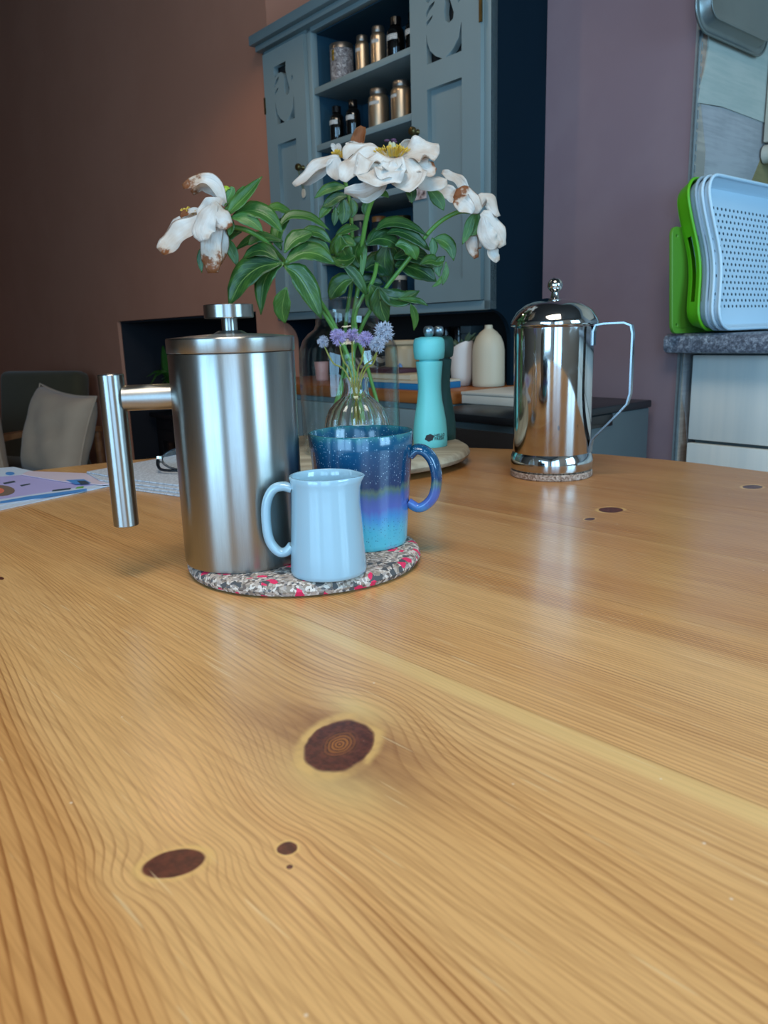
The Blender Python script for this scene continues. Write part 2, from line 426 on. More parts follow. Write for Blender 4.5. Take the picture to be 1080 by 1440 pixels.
def leaf_mat():
    t = NT('peony_leaf'); uvx, uvy, _ = t.sep(t.coord('UV')); dk = t.attr('tone')
    mid = t.math('ABSOLUTE', t.sub(uvx, .5)); co = t.coord()
    base = t.mix(dk, lin('#47772f'), lin('#183d1e')); base = t.mix(t.step(t.noise(co, 40, 2), .4, .7, 0, .4), base, lin('#5c8a34'))
    base = t.mix(t.mul(t.step(mid, .026, .012), .4), base, lin('#9dbb62'))
    vein = t.math('FRACT', t.mul(t.add(uvy, t.mul(mid, -.9)), 7.)); vn = t.step(t.math('ABSOLUTE', t.sub(vein, .5)), .08, .02)
    base = t.mix(t.mul(vn, .25), base, lin('#7fa653')); base = t.mix(t.step(mid, .475, .5, 0, .3), base, lin('#9c8a4c'))
    t.bump(t.add(t.mul(vn, .5), t.step(mid, .06, .0)), .25, .0008)
    t.set(col=base, rough=.36, spec=.55)
    tr = t.n('ShaderNodeBsdfTranslucent'); t.link(base, tr.inputs[0]); mx = t.n('ShaderNodeMixShader'); mx.inputs[0].default_value = .2
    t.link(t.b.outputs[0], mx.inputs[1]); t.link(tr.outputs[0], mx.inputs[2]); t.link(mx.outputs[0], t.out.inputs[0])
    return t.m
def thin_glass():
    t = NT('clear_glass'); lw = t.n('ShaderNodeLayerWeight'); fac = t.add(.022, t.mul(t.math('POWER', lw.outputs['Facing'], 4.5), .7))
    a = t.n('ShaderNodeBsdfTransparent'); a.inputs[0].default_value = (.95, .965, .955, 1); g = t.n('ShaderNodeBsdfGlossy'); g.inputs['Roughness'].default_value = .02
    g.inputs[0].default_value = (1, 1, 1, 1)
    t.bump(t.noise(t.coord(), 9, 2), .05, .002)
    mx = t.n('ShaderNodeMixShader'); t.link(fac, mx.inputs[0]); t.link(a.outputs[0], mx.inputs[1]); t.link(g.outputs[0], mx.inputs[2]); t.link(mx.outputs[0], t.out.inputs[0])
    return t.m
def stone():
    t = NT('speckled_grey_worktop'); co = t.coord(); a = t.noise(co, 140, 4, .7); b = t.noise(co, 330, 2)
    col = t.ramp(a, [(.3, lin('#3f434c')), (.46, lin('#646a76')), (.56, lin('#858c97')), (.68, lin('#b4bac1'))]); col = t.mix(t.step(b, .55, .62, 0, .6), col, lin('#4a4b55'))
    return t.set(col=col, rough=.42)
def cloth(name, a, b):
    t = NT(name); co = t.coord(); n1 = t.noise(co, 700, 2); t.bump(n1, .4, .001)
    return t.set(col=t.mix(t.noise(co, 14, 3), lin(a), lin(b)), rough=.95, sheen=.2)
def plaster(name, a, b, sc=9, rough=.8, streak=.4):
    t = NT(name); co = t.coord(); n1 = t.noise(co, sc, 4, .6); n2 = t.noise(t.mapv(co, (3, 3, 40)), 4, 3)
    col = t.mix(t.step(t.add(t.mul(n1, 1 - streak), t.mul(n2, streak)), .4, .62), lin(a), lin(b)); t.bump(n1, .15 if streak == 0 else .3, .003)
    return t.set(col=col, rough=rough)
def label_mat(name, paper, ink, rows=30, cols=60):
    """paper with rows of small illegible print"""
    t = NT(name); co = t.coord('UV'); x, y, z = t.sep(co)
    nz = t.noise(t.xyz(t.mul(x, cols), t.math('FLOOR', t.mul(y, rows)), 0.), 1, 1); fr = t.math('FRACT', t.mul(y, rows))
    m_ = t.mul(t.step(nz, .47, .5), t.mul(t.step(fr, .2, .3), t.step(fr, .8, .7)))
    return t.set(col=t.mix(t.mul(m_, .75), lin(paper), lin(ink)), rough=.7)

def teatin():
    t = NT('patterned_tea_tin'); co = t.coord(); n_ = t.noise(co, 70, 3, .6, dist=1.5); v_ = t.voro(co, 95)
    k = t.math('MAXIMUM', t.step(t.math('ABSOLUTE', t.sub(n_, .5)), .05, .02), t.mul(t.step(v_, .5, .62), .5))
    return t.set(col=t.mix(k, lin('#a39b97'), lin('#4e4346')), rough=.5)
M = dict(
    pine=pine_table(), steel=steel_brushed(), chrome=chrome(), satin=plain('satin_strap_steel', '#7d8184', .24, 1.0, var=.04), mat=cork('flecked_cork'), corkplain=cork('plain_cork', False), glaze=glaze(),
    white=plain('white_frame', '#dadddc', .3), pearl=plain('blue_cast_white_glaze', '#9cbcc9', .12, var=.01, coat=.5, coatr=.04), petal=petal_mat(), leaf=leaf_mat(), glass=thin_glass(), stone=stone(),  # pearl: white glaze with the daylight's blue cast put into its colour
    stem=plain('peony_stem', '#5f8f3c', .4, var=.2, vs=60), stem2=plain('flower_stalk', '#8c8a3a', .5, var=.25, vs=80),
    stamen=plain('yellow_stamen', '#d9ae3c', .6, var=.25, vs=200), carpel=plain('green_carpel', '#a9a988', .5), carpeltip=plain('purple_tip', '#4b2a45', .5),
    bud=plain('green_bud', '#93b52f', .4, var=.15),
    mint=plain('mint_paint', '#79dcd9', .42, var=.03), green=plain('bottle_green_paint', '#07382f', .5, var=.05), ballsteel=plain('satin_steel', '#9fb0b8', .3, .9, var=.03),
    ink=plain('dark_print', '#2e2a2c', .6, var=.0), driftwood=wood('limed_wood', '#b7a98f', '#8f8069', 55, .7),
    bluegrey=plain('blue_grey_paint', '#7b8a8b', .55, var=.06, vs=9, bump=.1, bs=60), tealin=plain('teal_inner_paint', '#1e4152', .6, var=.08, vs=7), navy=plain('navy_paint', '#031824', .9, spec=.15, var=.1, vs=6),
    black=plain('black_gloss', '#0b0b0d', .18, var=0), matblack=plain('matt_black', '#0a0a0c', .8, var=.1), darkglass=plain('dark_bottle_glass', '#0a0807', .06, var=0, coat=.5),
    tin=plain('champagne_tin', '#b9a58c', .33, .9, var=.05), tinlid=plain('tin_lid', '#8d8379', .35, .9, var=.05), brass=plain('aged_brass', '#6a5a38', .4, .9, var=.3, vs=90),
    paperlabel=label_mat('paper_label', '#c9c6c0', '#4f4a48', 3, 18), teatin=teatin(), gold=plain('gold_print', '#c9a23c', .3, .8, var=.1),
    topwood=wood('orange_wood', '#a9622d', '#8a4a1e', 30, .4), tan=plain('tan_card', '#b59a78', .7), blue=plain('blue_cover', '#1c6f9f', .5), pages=plain('book_pages', '#c9b9a0', .8), bluebox=plain('white_board', '#cfcabf', .5),
    cream=plain('cream_ceramic', '#c8b79c', .5, var=.05), offwhite=plain('off_white_pot', '#d2c4bb', .45, var=.04), beige=plain('beige_jar', '#a78c68', .4), pink=plain('pink_cup', '#c48d86', .5), maroonbook=plain('maroon_cover', '#46202a', .6),
    darkjar=plain('smoked_jar', '#2b2f30', .2), greybox=plain('slate_box', '#4b5659', .5), lilac=plain('lilac_petal', '#b3a4cf', .6, var=.45, vs=420), lilac2=plain('grey_lilac_petal', '#b4bccb', .6, var=.5, vs=420),
    greytop=plain('black_glass_top', '#17191d', .34, var=.0), greyside=plain('grey_green_side', '#4c5658', .4, var=.04), brownside=plain('dark_bronze_front', '#2c2725', .35, var=.06),
    gripdot=plain('grip_dot_rubber', '#1d3a48', .6, var=0), paleblue=plain('pale_blue_plastic', '#c2dae8', .45, var=.02), midblue=plain('grey_blue_plastic', '#9db3c0', .45, var=.02), teal=plain('teal_plastic', '#3c7d90', .4, var=.03), lime=plain('lime_plastic', '#5aae14', .4, var=.04), lime2=plain('green_board_plastic', '#57902a', .5, var=.05),
    drawer=wood('pale_limed_board', '#ecebe2', '#dde0da', 22, .55, 2), ovenwood=plain('cream_cabinet', '#b9b3a4', .5), pewter=plain('aged_tin_tray', '#7d8584', .38, .75, var=.12, vs=14),
    purple=plaster('mauve_wall_paint', '#826c73', '#877278', 3, .75, 0), maroon=plaster('maroon_wall_paint', '#b87a60', '#bc7e64', 3, .8, 0),
    plastergrey=plaster('bare_grey_plaster', '#a59b8e', '#8b857c', 7), plasterpink=plaster('bare_beige_plaster', '#a68f7e', '#8d7a6c', 8), plasterboard=plaster('pale_green_board', '#a9ada4', '#9aa39b', 3), plasterblue=plaster('skim_plaster', '#a09fa0', '#8d8e8f', 5), tanboard=plaster('tan_board', '#8a7d54', '#7a6e48', 6),
    zinc=plain('zinc_bead', '#96a0a4', .4, .6, var=.2, vs=90), ceiling=plain('ceiling_paint', '#4d4643', .9), floorwood=wood('floor_boards', '#6b4a30', '#52361f', 12, .5, 0), otherwall=plain('pale_wall', '#aaa59c', .9),
    cushion=cloth('oatmeal_cloth', '#b89a80', '#a68a72'), darkcloth=cloth('moss_cloth', '#4c3f28', '#423722'), armwood=wood('arm_wood', '#9a6a45', '#7d5233', 30, .45), stoveiron=plain('cast_iron', '#14151a', .45, .3, var=.1),
    paper=label_mat('newsprint', '#c4c7cc', '#a2a4a9', 30, 46), mag=plain('magazine_paper', '#cfdbe9', .35, var=.03), magblue=plain('magazine_blue', '#4d8fd0', .4, var=.05), maglilac=plain('magazine_lilac', '#b6addb', .4, var=.05), magbrown=plain('magazine_plate', '#7d6a5c', .4), magcoral=plain('magazine_coral', '#e2785f', .4), maggreen=plain('magazine_green', '#6fae4c', .4), magpink=plain('magazine_pink', '#d8c6cf', .4, var=.03), magdark=plain('magazine_dark', '#3d4c55', .4, var=.2),
    frame=plain('spectacle_frame', '#15181c', .2, var=0), green2=plain('house_plant_green', '#2f5a1c', .45, var=.3, vs=30), succulent=plain('succulent_green', '#4a5c46', .5, var=.2), cord=plain('olive_cord', '#5d6336', .8), pale=plain('pale_tag', '#cbb9a3', .6),
    stripe=None, cardprint=None)
t_ = NT('zebra_stripe'); x_, y_, z_ = t_.sep(t_.coord()); f_ = t_.math('FRACT', t_.add(t_.mul(t_.add(x_, z_), 38.), t_.mul(t_.noise(t_.coord(), 20, 1), 1.0)))
M['stripe'] = t_.set(col=t_.mix(t_.step(f_, .45, .52), lin('#35302e'), lin('#a39486')), rough=.6)
t_ = NT('printed_card'); x_, y_, z_ = t_.sep(t_.coord()); nz_ = t_.noise(t_.coord(), 60, 3)
M['cardprint'] = t_.set(col=t_.ramp(nz_, [(.35, lin('#4a3a38')), (.45, lin('#a98d86')), (.6, lin('#c9b8b3'))]), rough=.5)
tg = NT('ribbed_glass'); M['ribglass'] = tg.set(col=(1, 1, 1, 1), rough=.0, trans=1.0, ior=1.42)
tw = NT('spectacle_lens'); M['lens'] = M['glass']

# ------------------------------------------------------------------ setting
def rbox(*boxes):
    mb = MB()
    for lo, hi in boxes: mb.box(lo, hi)
    return mb
def rstruct(name, mb, m, smooth=0):
    o = struct(name, mb, m, smooth); o.location = P0; o.rotation_euler = (0, 0, RA); return o
XC = .3725                                  # external corner of the purple pier
rstruct('floor', rbox(((-5, -3.7, -.1), (2.95, .75, 0))), M['floorwood'])
rstruct('ceiling', rbox(((-5, -3.7, 2.75), (2.95, .75, 2.85))), M['ceiling'])
rstruct('wall_back', rbox(((-.905, 0, 0), (XC, .65, 2.75))), M['purple'])
rstruct('wall_left', rbox(((-5, -.17, 1.035), (-.905, .65, 2.75)), ((-5, -.17, 0), (-2.27, .65, 1.035)), ((-1.07, -.17, 0), (-.905, .65, 1.035))), M['maroon'])
rstruct('wall_fireplace', rbox(((-2.27, .40, 0), (-1.07, .65, 1.035)), ((-2.27, -.155, 0), (-2.262, .40, 1.035)), ((-1.078, -.155, 0), (-1.07, .40, 1.035)), ((-2.262, -.155, 1.027), (-1.078, .40, 1.035))), plain('charcoal_lining', '#1b1a20', .9, var=.2))  # fireplace opening lined in dark charcoal
rstruct('wall_kitchen', rbox(((XC, .65, 0), (2.95, .75, 2.75))), M['plasterblue'])
rstruct('wall_end', rbox(((-5.1, -3.7, 0), (-5, .65, 2.75))), M['maroon'])
rstruct('wall_rear', rbox(((-5, -3.8, 0), (.65, -3.7, 2.75)), ((2.25, -3.8, 0), (2.95, -3.7, 2.75)), ((.65, -3.8, 0), (2.25, -3.7, .6)), ((.65, -3.8, 2.1), (2.25, -3.7, 2.75))), M['otherwall'])
rstruct('wall_window', rbox(((2.8, -3.7, 0), (2.9, -3.55, 2.75)), ((2.8, -1.95, 0), (2.9, -1.05, 2.75)), ((2.8, -.05, 0), (2.9, .75, 2.75)),
                            ((2.8, -3.55, 2.2), (2.9, -1.95, 2.75)), ((2.8, -3.55, 0), (2.9, -1.95, .2)), ((2.8, -1.05, 0), (2.9, -.05, .95)), ((2.8, -1.05, 2.05), (2.9, -.05, 2.75))), M['otherwall'])
rstruct('window_1', rbox(((2.80, -3.55, .2), (2.84, -3.48, 2.2)), ((2.80, -2.02, .2), (2.84, -1.95, 2.2)), ((2.80, -2.79, .2), (2.84, -2.71, 2.2)), ((2.80, -3.48, 2.13), (2.84, -2.02, 2.2)), ((2.80, -3.48, .2), (2.84, -2.02, .27))), M['white'])
rstruct('window_3', rbox(((.65, -3.74, .6), (.70, -3.70, 2.1)), ((2.20, -3.74, .6), (2.25, -3.70, 2.1)), ((1.42, -3.74, .6), (1.48, -3.70, 2.1)), ((.70, -3.74, 2.05), (2.20, -3.70, 2.1)), ((.70, -3.74, .6), (2.20, -3.70, .65))), M['white'])
rstruct('window_2', rbox(((2.80, -1.05, .95), (2.84, -1.0, 2.05)), ((2.80, -.10, .95), (2.84, -.05, 2.05)), ((2.80, -.575, .95), (2.84, -.525, 2.05))), M['white'])
# plaster patches on the end face of the pier (the reveal): polygons in Y,z, each its own thickness
REV = Matrix(((0, 0, 1, 0), (1, 0, 0, 0), (0, 1, 0, 0), (0, 0, 0, 1)))       # x,y,z -> Y,z,X
def patch(name, pts, d, m):
    o = struct(name, MB().prism(pts, XC - .001, XC + d, REV), m, 0); o.location = P0; o.rotation_euler = (0, 0, RA)
patch('trim_1', [(.0, 0), (.05, 0), (.05, .60), (.055, .70), (.05, 2.75), (.0, 2.75)], .0022, M['plastergrey'])
patch('trim_2', [(.05, .9), (.64, .9), (.64, 1.393), (.20, 1.398), (.02, 1.385), (.05, 1.30)], .0030, M['plasterblue'])
patch('trim_3', [(.005, 1.385), (.10, 1.392), (.30, 1.388), (.64, 1.392), (.64, 2.75), (.03, 2.75), (.026, 1.56), (.032, 1.49), (.024, 1.45), (.010, 1.42)], .0052, M['plasterboard'])
patch('trim_4', [(.012, 1.42), (.022, 1.45), (.030, 1.49), (.026, 1.53), (.002, 1.52), (.0, 1.45)], .0030, M['plasterpink'])
patch('trim_5', [(.22, 1.18), (.60, 1.18), (.60, 1.335), (.31, 1.335), (.26, 1.262)], .0042, M['tanboard'])
patch('trim_6', [(.012, .0), (.05, 0), (.05, .62), (.045, .70), (.028, .76), (.014, .79)], .0034, M['plasterpink'])
patch('trim_7', [(.05, 0), (.12, 0), (.12, .9), (.012, .9), (.014, .80), (.034, .755), (.048, .69), (.052, .62)], .0046, M['plasterblue'])
mb = MB()
rnd = random.Random(3)
mb.box((XC - .0035, -.0035, 0), (XC + .0035, .0, 2.75)); mb.box((XC, -.0035, 0), (XC + .0035, .006, 2.75))
z = .95
while z < 1.75:
    h = rnd.uniform(.010, .016); mb.box((XC + .003, .0065 + rnd.uniform(0, .002), z), (XC + .0042, .011, z + h)); z += h + .007
o = struct('trim_8', mb, M['zinc'], 0); o.location = P0; o.rotation_euler = (0, 0, RA)

# ------------------------------------------------------------------ dining table: planks cut to a circle
TC = V((-.105, .641)); TR = .770; GA = radians(-47.5); GO = V((-.092, .575))
table = thing('dining_table', 'big round varnished pine table with dark knots filling the foreground', 'table', (GO.x, GO.y, 0), GA)
gd = V((cos(GA), sin(GA))); gn = V((-sin(GA), cos(GA))); tc = V(((TC - GO).dot(gd), (TC - GO).dot(gn)))
cuts = [-.74, -.52, -.285, 0, .185, .36, .55, .81]
for k, (a, b) in enumerate(zip(cuts, cuts[1:])):
    a0 = max(a + .0002, tc.y - TR + .0004); b0 = min(b - .0002, tc.y + TR - .0004); right = []; left = []
    for i in range(25):
        y = a0 + (b0 - a0) * i / 24; h = sqrt(max(0, TR ** 2 - (y - tc.y) ** 2)); right.append((tc.x + h, y)); left.append((tc.x - h, y))
    o = MB().prism(right + left[::-1], .722, .75).build('plank', M['pine'], table, 0)
    o['seed'] = 3.7 * k + 1.3; o['freq'] = [170., 180., 215., 330., 240., 220., 250.][k]; o['dark'] = [0., 0., 0., .0, .34, .60, .62][k]; o['strong'] = [.75, .75, .68, .95, .75, .8, .8][k]  # far planks toned darker, the weaker light there put into their colour
pt = (tc.x, tc.y)
MB().lathe([(.16, .70), (.16, .722)], 32, (tc.x, tc.y, 0)).lathe([(0, .08), (.09, .08), (.09, .12), (.05, .16), (.045, .3), (.075, .42), (.05, .55), (.06, .64), (.12, .70), (0, .70)], 32, (tc.x, tc.y, 0)).build('pedestal', M['topwood'], table)
for k in range(4):
    a = tau * k / 4
    MB().tube([(tc.x + r * cos(a), tc.y + r * sin(a), z) for r, z in ((.03, .15), (.2, .12), (.38, .05), (.42, .022))], [.032, .03, .026, .022], 10).build('foot', M['topwood'], table)

# ------------------------------------------------------------------ mat with coffee things
ZT = .75; ZM = .7625
o = MB().lathe([(0, 0), (.100, 0), (.1055, .002), (.1075, .006), (.1055, .0105), (.101, .0125), (0, .0125)], 64).build('trivet', M['mat'])
o.location = (-.0745, .692, ZT); tag(o, 'large round cork trivet flecked with pink and grey under the coffee pot', 'trivet')

PX, PY = -.1255, .668
fp = thing('french_press', 'tall brushed steel coffee press with a side grip standing on the trivet', 'coffee press', (PX, PY, ZM))
R = .0530
MB().lathe([(0, 0), (R - .003, 0), (R - .0008, .001), (R, .004), (R, .180), (R - .0005, .181), (0, .181)], 96).build('body', M['steel'], fp, 30)
MB().lathe([(0, .1815), (R + .0002, .1815), (R + .0006, .1822), (R + .0006, .1925), (R, .1935), (R * .6, .1955), (.014, .1965), (.0095, .199), (.0, .199)], 80).build('lid', M['steel'], fp, 30)
MB().lathe([(0, .196), (.0066, .196), (.0066, .212), (0, .212)], 24).build('plunger_rod', M['steel'], fp, 30)
MB().lathe([(0, .209), (.0200, .209), (.0206, .2096), (.0206, .2195), (.0200, .2200), (0, .2202)], 48).build('plunger_knob', M['steel'], fp, 30)
hd = V((-1, -.16, 0)).normalized()
MB().tube([hd * .050 + V((0, 0, .146)), hd * .092 + V((0, 0, .146))], .0108, 24).build('handle_arm', M['steel'], fp, 30)
g = hd * .1005
MB().lathe([(0, .0365), (.0100, .0365), (.0106, .0372), (.0106, .1655), (.0101, .1662), (0, .1662)], 32, g).build('handle_grip', M['steel'], fp, 30)

def cup_profile(out, th, floor):
    """outer profile bottom to top -> closed wall with an inside"""
    inn = [(max(r - th, .001), z) for r, z in out if z > floor]
    top = [(out[-1][0] - th * .25, out[-1][1] + th * .35), (out[-1][0] - th * .75, out[-1][1] + th * .35)]
    return [(0, 0)] + out + top + inn[::-1] + [(inn[0][0], floor), (0, floor)]
JX, JY = -.0475, .6175
jug = thing('milk_jug', 'small glossy white milk jug with a side handle at the front of the trivet', 'jug', (JX, JY, ZM))
prof = [(.0300, 0), (.0314, .0012), (.0318, .004), (.0308, .02), (.0296, .04), (.0284, .06), (.0279, .072), (.0282, .077), (.0292, .0815)]
def spout(r, z, a):
    d = (a + .25 + pi) % tau - pi; k = max(0, (z - .060) / .022); return r + .0042 * k * k * math.exp(-(d / .42) ** 2)
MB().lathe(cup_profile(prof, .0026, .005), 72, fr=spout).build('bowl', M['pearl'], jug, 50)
hp = [(-.0268, .0725), (-.034, .0745), (-.0425, .0715), (-.0482, .060), (-.0492, .042), (-.0470, .028), (-.0405, .0195), (-.034, .0195), (-.0292, .0245)]
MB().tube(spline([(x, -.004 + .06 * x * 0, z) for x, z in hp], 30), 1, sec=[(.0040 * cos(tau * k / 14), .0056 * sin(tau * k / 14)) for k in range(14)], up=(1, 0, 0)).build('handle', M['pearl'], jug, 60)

BX, BY = -.0195, .709
bm_ = thing('mug', 'large blue glazed mug fading to turquoise behind the white jug', 'mug', (BX, BY, ZM))
prof = [(.0385, 0), (.0402, .0014), (.0410, .005), (.0428, .03), (.0450, .06), (.0475, .09), (.0486, .1045)]
MB().lathe(cup_profile(prof, .0034, .007), 80).build('bowl', M['glaze'], bm_, 50)
hp = [(.0455, .083), (.052, .0885), (.0605, .086), (.0675, .076), (.0700, .060), (.0670, .045), (.0600, .0365), (.0520, .0335), (.0430, .0385)]
hx = V((.985, -.17, 0))
MB().tube(spline([hx * x + V((0, 0, z)) for x, z in hp], 34), 1, sec=[(.0046 * cos(tau * k / 16), .0078 * sin(tau * k / 16)) for k in range(16)], up=(1, 0, 0)).build('handle', M['glaze'], bm_, 60)

# ------------------------------------------------------------------ polished press on its own coaster
QX, QY = .2415, 1.088
o = MB().lathe([(0, 0), (.056, 0), (.0575, .0015), (.0575, .0075), (.056, .009), (0, .009)], 48).build('coaster', M['corkplain'])
o.location = (QX, QY, ZT); tag(o, 'plain round cork coaster under the polished steel press', 'coaster')
q = thing('french_press', 'polished chrome coffee press with a domed lid and strap handle on a plain coaster', 'coffee press', (QX, QY, ZT + .009))
MB().lathe([(0, .022), (.0525, .022), (.0540, .026), (.0540, .197), (.0532, .198), (0, .198)], 72).build('body', M['chrome'], q, 30)
MB().lathe([(0, 0), (.054, 0), (.0572, .003), (.0582, .010), (.0575, .017), (.0555, .023), (.0541, .026), (.050, .026), (0, .026)], 72).build('base_ring', M['chrome'], q, 35)
MB().lathe([(0, .199), (.0555, .1985), (.0590, .2000), (.0595, .2030), (.0575, .2080), (.051, .2185), (.040, .2275), (.026, .2335), (.012, .2360), (0, .2362)], 72).build('lid', M['chrome'], q, 35)
MB().lathe([(0, .234), (.0065, .235), (.0052, .239), (.0046, .243), (0, .243)], 24).ball((0, 0, .2525), .0102, 28, 18, (1, 1, .98)).build('plunger_knob', M['chrome'], q, 35)
hx = V((.89, -.455, 0)).normalized()
hp = [(.0545, .172), (.0545, .190), (.0575, .1985), (.068, .200), (.094, .2005), (.1030, .197), (.1055, .186), (.1055, .108), (.102, .094), (.092, .082), (.064, .052), (.0570, .044), (.0548, .034), (.0548, .026)]
path = []
for i in range(len(hp) - 1):
    a, b = hp[i], hp[i + 1]
    for k in range(3): path.append(hx * (a[0] + (b[0] - a[0]) * k / 3) + V((0, 0, a[1] + (b[1] - a[1]) * k / 3)))
path.append(hx * hp[-1][0] + V((0, 0, hp[-1][1])))
MB().tube(path, 1, sec=[(.0012, -.008), (.0012, .008), (-.0012, .008), (-.0012, -.008)], up=hx).build('handle', M['satin'], q, 30)

# ------------------------------------------------------------------ limed round board with mills and vase
GX, GY = -.052, 1.238
bo = thing('serving_board', 'round limed wood board on a low foot carrying vase and mills', 'board', (GX, GY, ZT))
MB().lathe([(0, .008), (.182, .008), (.190, .011), (.1935, .017), (.191, .023), (.185, .0265), (0, .0265)], 72).build('disc', M['driftwood'], bo, 50)
MB().lathe([(0, 0), (.12, 0), (.12, .0085), (0, .0085)], 48).build('foot', M['matblack'], bo, 30)
ZB = ZT + .0265
def mill(loc, m, label, lettered, k=1.0):
    t = thing('pepper_mill', label, 'mill', loc, 0)
    pr = [(0, 0), (.0262, 0), (.0271, .0012), (.0273, .012), (.0269, .026), (.0254, .041), (.0226, .057), (.0199, .072), (.0183, .088), (.0184, .102), (.0196, .118), (.0210, .130), (.0208, .1332), (0, .1335)]
    MB().lathe([(r * k, z * k) for r, z in pr], 48).build('body', m, t, 45)
    MB().lathe([(0, .133 * k), (.0160 * k, .133 * k), (.0160 * k, .137 * k), (0, .137 * k)], 40).build('collar', m, t, 30)
    pr = [(0, .1362), (.0212, .1362), (.0234, .1385), (.0246, .149), (.0246, .159), (.0236, .1655), (.0208, .1690), (.012, .1705), (0, .1708)]
    MB().lathe([(r * k, z * k) for r, z in pr], 48).build('head', m, t, 45)
    MB().lathe([(0, .1705), (.0052, .1708), (.0075, .174), (.0086, .179), (.0078, .184), (.005, .1865), (0, .187)], 28, (0, 0, 0), Matrix.Diagonal((k, k, k, 1))).build('knob', M['ballsteel'], t, 45)
    if lettered:
        def prof_r(z):
            P = [(r * k, zz * k) for r, zz in [(.0271, .0012), (.0273, .012), (.0269, .026), (.0254, .041)]]
            for (r0, z0), (r1, z1) in zip(P, P[1:]):
                if z <= z1: return r0 + (r1 - r0) * max(0, (z - z0)) / (z1 - z0)
            return P[-1][0]
        face = atan2(CAM.y - loc[1], CAM.x - loc[0])
        def wrap(me, x0, z0):
            for v in me.vertices:
                x, zz, th = v.co.x + x0, v.co.y + z0, v.co.z; r = prof_r(zz) + .00025 + th * .5; a = face + x / r
                v.co = (r * cos(a), r * sin(a), zz)
        me = text_mesh('HELLO\nFRESH', .0064, .0001, 1.05, .82, .00018); me.name = 'lettering'
        wrap(me, .0065, .0176); me.materials.clear(); me.materials.append(M['ink'])
        o = bpy.data.objects.new('lettering', me); COL.objects.link(o); o.parent = t
        bm = bmesh.new(); n_ = 28; cv = bm.verts.new((0, 0, 0)); ring = []
        for i in range(n_):
            a = tau * i / n_; rr = .0060 + .0005 * cos(6 * a); x = rr * cos(a) * 1.12; y = rr * sin(a) * .92
            if abs(cos(a)) > .8: x *= 1.10
            ca, sa = cos(.35), sin(.35); ring.append(bm.verts.new((x * ca - y * sa, x * sa + y * ca, 0)))
        mid = [bm.verts.new(v.co * .5) for v in ring]
        for i in range(n_):
            j = (i + 1) % n_; bm.faces.new((cv, mid[i], mid[j])); bm.faces.new((mid[i], ring[i], ring[j], mid[j]))
        me = bpy.data.meshes.new('emblem'); bm.to_mesh(me); bm.free(); wrap(me, -.0012, .0165); me.materials.append(M['ink'])
        o = bpy.data.objects.new('emblem', me); COL.objects.link(o); o.parent = t
    return t
mill((.0775, 1.226, ZB), M['mint'], 'pale turquoise pepper mill with dark lettering near its foot', True)
mill((.0985, 1.302, ZB), M['green'], 'dark green pepper mill half hidden behind the turquoise one', False)

# ------------------------------------------------------------------ big glass vase and its peonies
VX, VY = -.047, 1.195
va = thing('vase', 'big clear glass vase with wide shoulders holding the wilting peonies', 'vase', (VX, VY, ZB))
out = [(.068, 0), (.0745, .004), (.0755, .015), (.0760, .08), (.0762, .135), (.0745, .156), (.068, .171), (.060, .180), (.0510, .186), (.0480, .193), (.0476, .205), (.0492, .222), (.0520, .2295)]
MB().lathe([(0, .0)] + out + [(r - .0022, z) for r, z in out[::-1] if z > .006] + [(.07, .006), (0, .006)], 72).build('glass_wall', M['glass'], va, 60)
MB().tube([(.0509 * cos(a), .0509 * sin(a), .2295) for a in [tau * k / 48 for k in range(48)]], .0013, 8, loop=True).build('rim', M['glass'], va, 60)

def wpx(px, p): return px * (p - CAM).dot(FWD) / FPX
VC = V((VX, VY, ZB))
LW = [.10, .55, .92, 1.0, .86, .55, .03]
LW2 = [.12, .45, .8, 1.0, .95, .65, .04]
PW = [.30, .62, .9, 1.0, .98, .80, .38]
def leaf(parent, pts, wd, Y, tone=.5, nrm=(0, -.6, .8), fold=.25, cup=0, dy=0, seed=0, twist=0, ruf=.06):
    P = [at(x, y, Y + dy * i / (len(pts) - 1)) for i, (x, y) in enumerate(pts)]
    wdt = wpx(wd, P[0]) * 1.22; inv = parent['_loc']; nrm = V(nrm).normalized() + V((0, -.55, -.1))
    P = [p - V(inv) for p in P]
    o = MB().ribbon(P, [wdt * k for k in LW], nrm, 12, 6, cup=cup, fold=fold, ruffle=ruf, seed=seed, twist=twist).build('leaf', M['leaf'], parent, 180)
    o['tone'] = tone; return o
def petal(parent, pts, wd, Y, brown=0., nrm=(0, -.8, .6), cup=.35, dy=0, seed=0, ruf=.18, prof=PW, twist=0):
    P = [at(x, y, Y + dy * i / (len(pts) - 1)) for i, (x, y) in enumerate(pts)]
    wdt = wpx(wd, P[0]); P = [p - V(parent['_loc']) for p in P]
    o = MB().ribbon(P, [wdt * k for k in prof], nrm, 18, 12, cup=cup, ruffle=ruf * 1.0, rf=1.9, seed=seed, thick=.0003, twist=twist).build('petal', M['petal'], parent, 180)
    o['brown'] = brown; return o
def stem(parent, pts, Y, r=.0032, m='stem', name='stem'):
    """pts: picture points with depths, down to a point inside the vase"""
    P = [at(x, y, yy) - V(parent['_loc']) for x, y, yy in pts]
    return MB().tube(spline(P, 26), r, 8).build(name, M[m], parent, 60)
def peony(label, px, py, Y):
    b = at(px, py, Y); t = thing('peony', label, 'flower', b, 0, None); t['_loc'] = tuple(b); return t
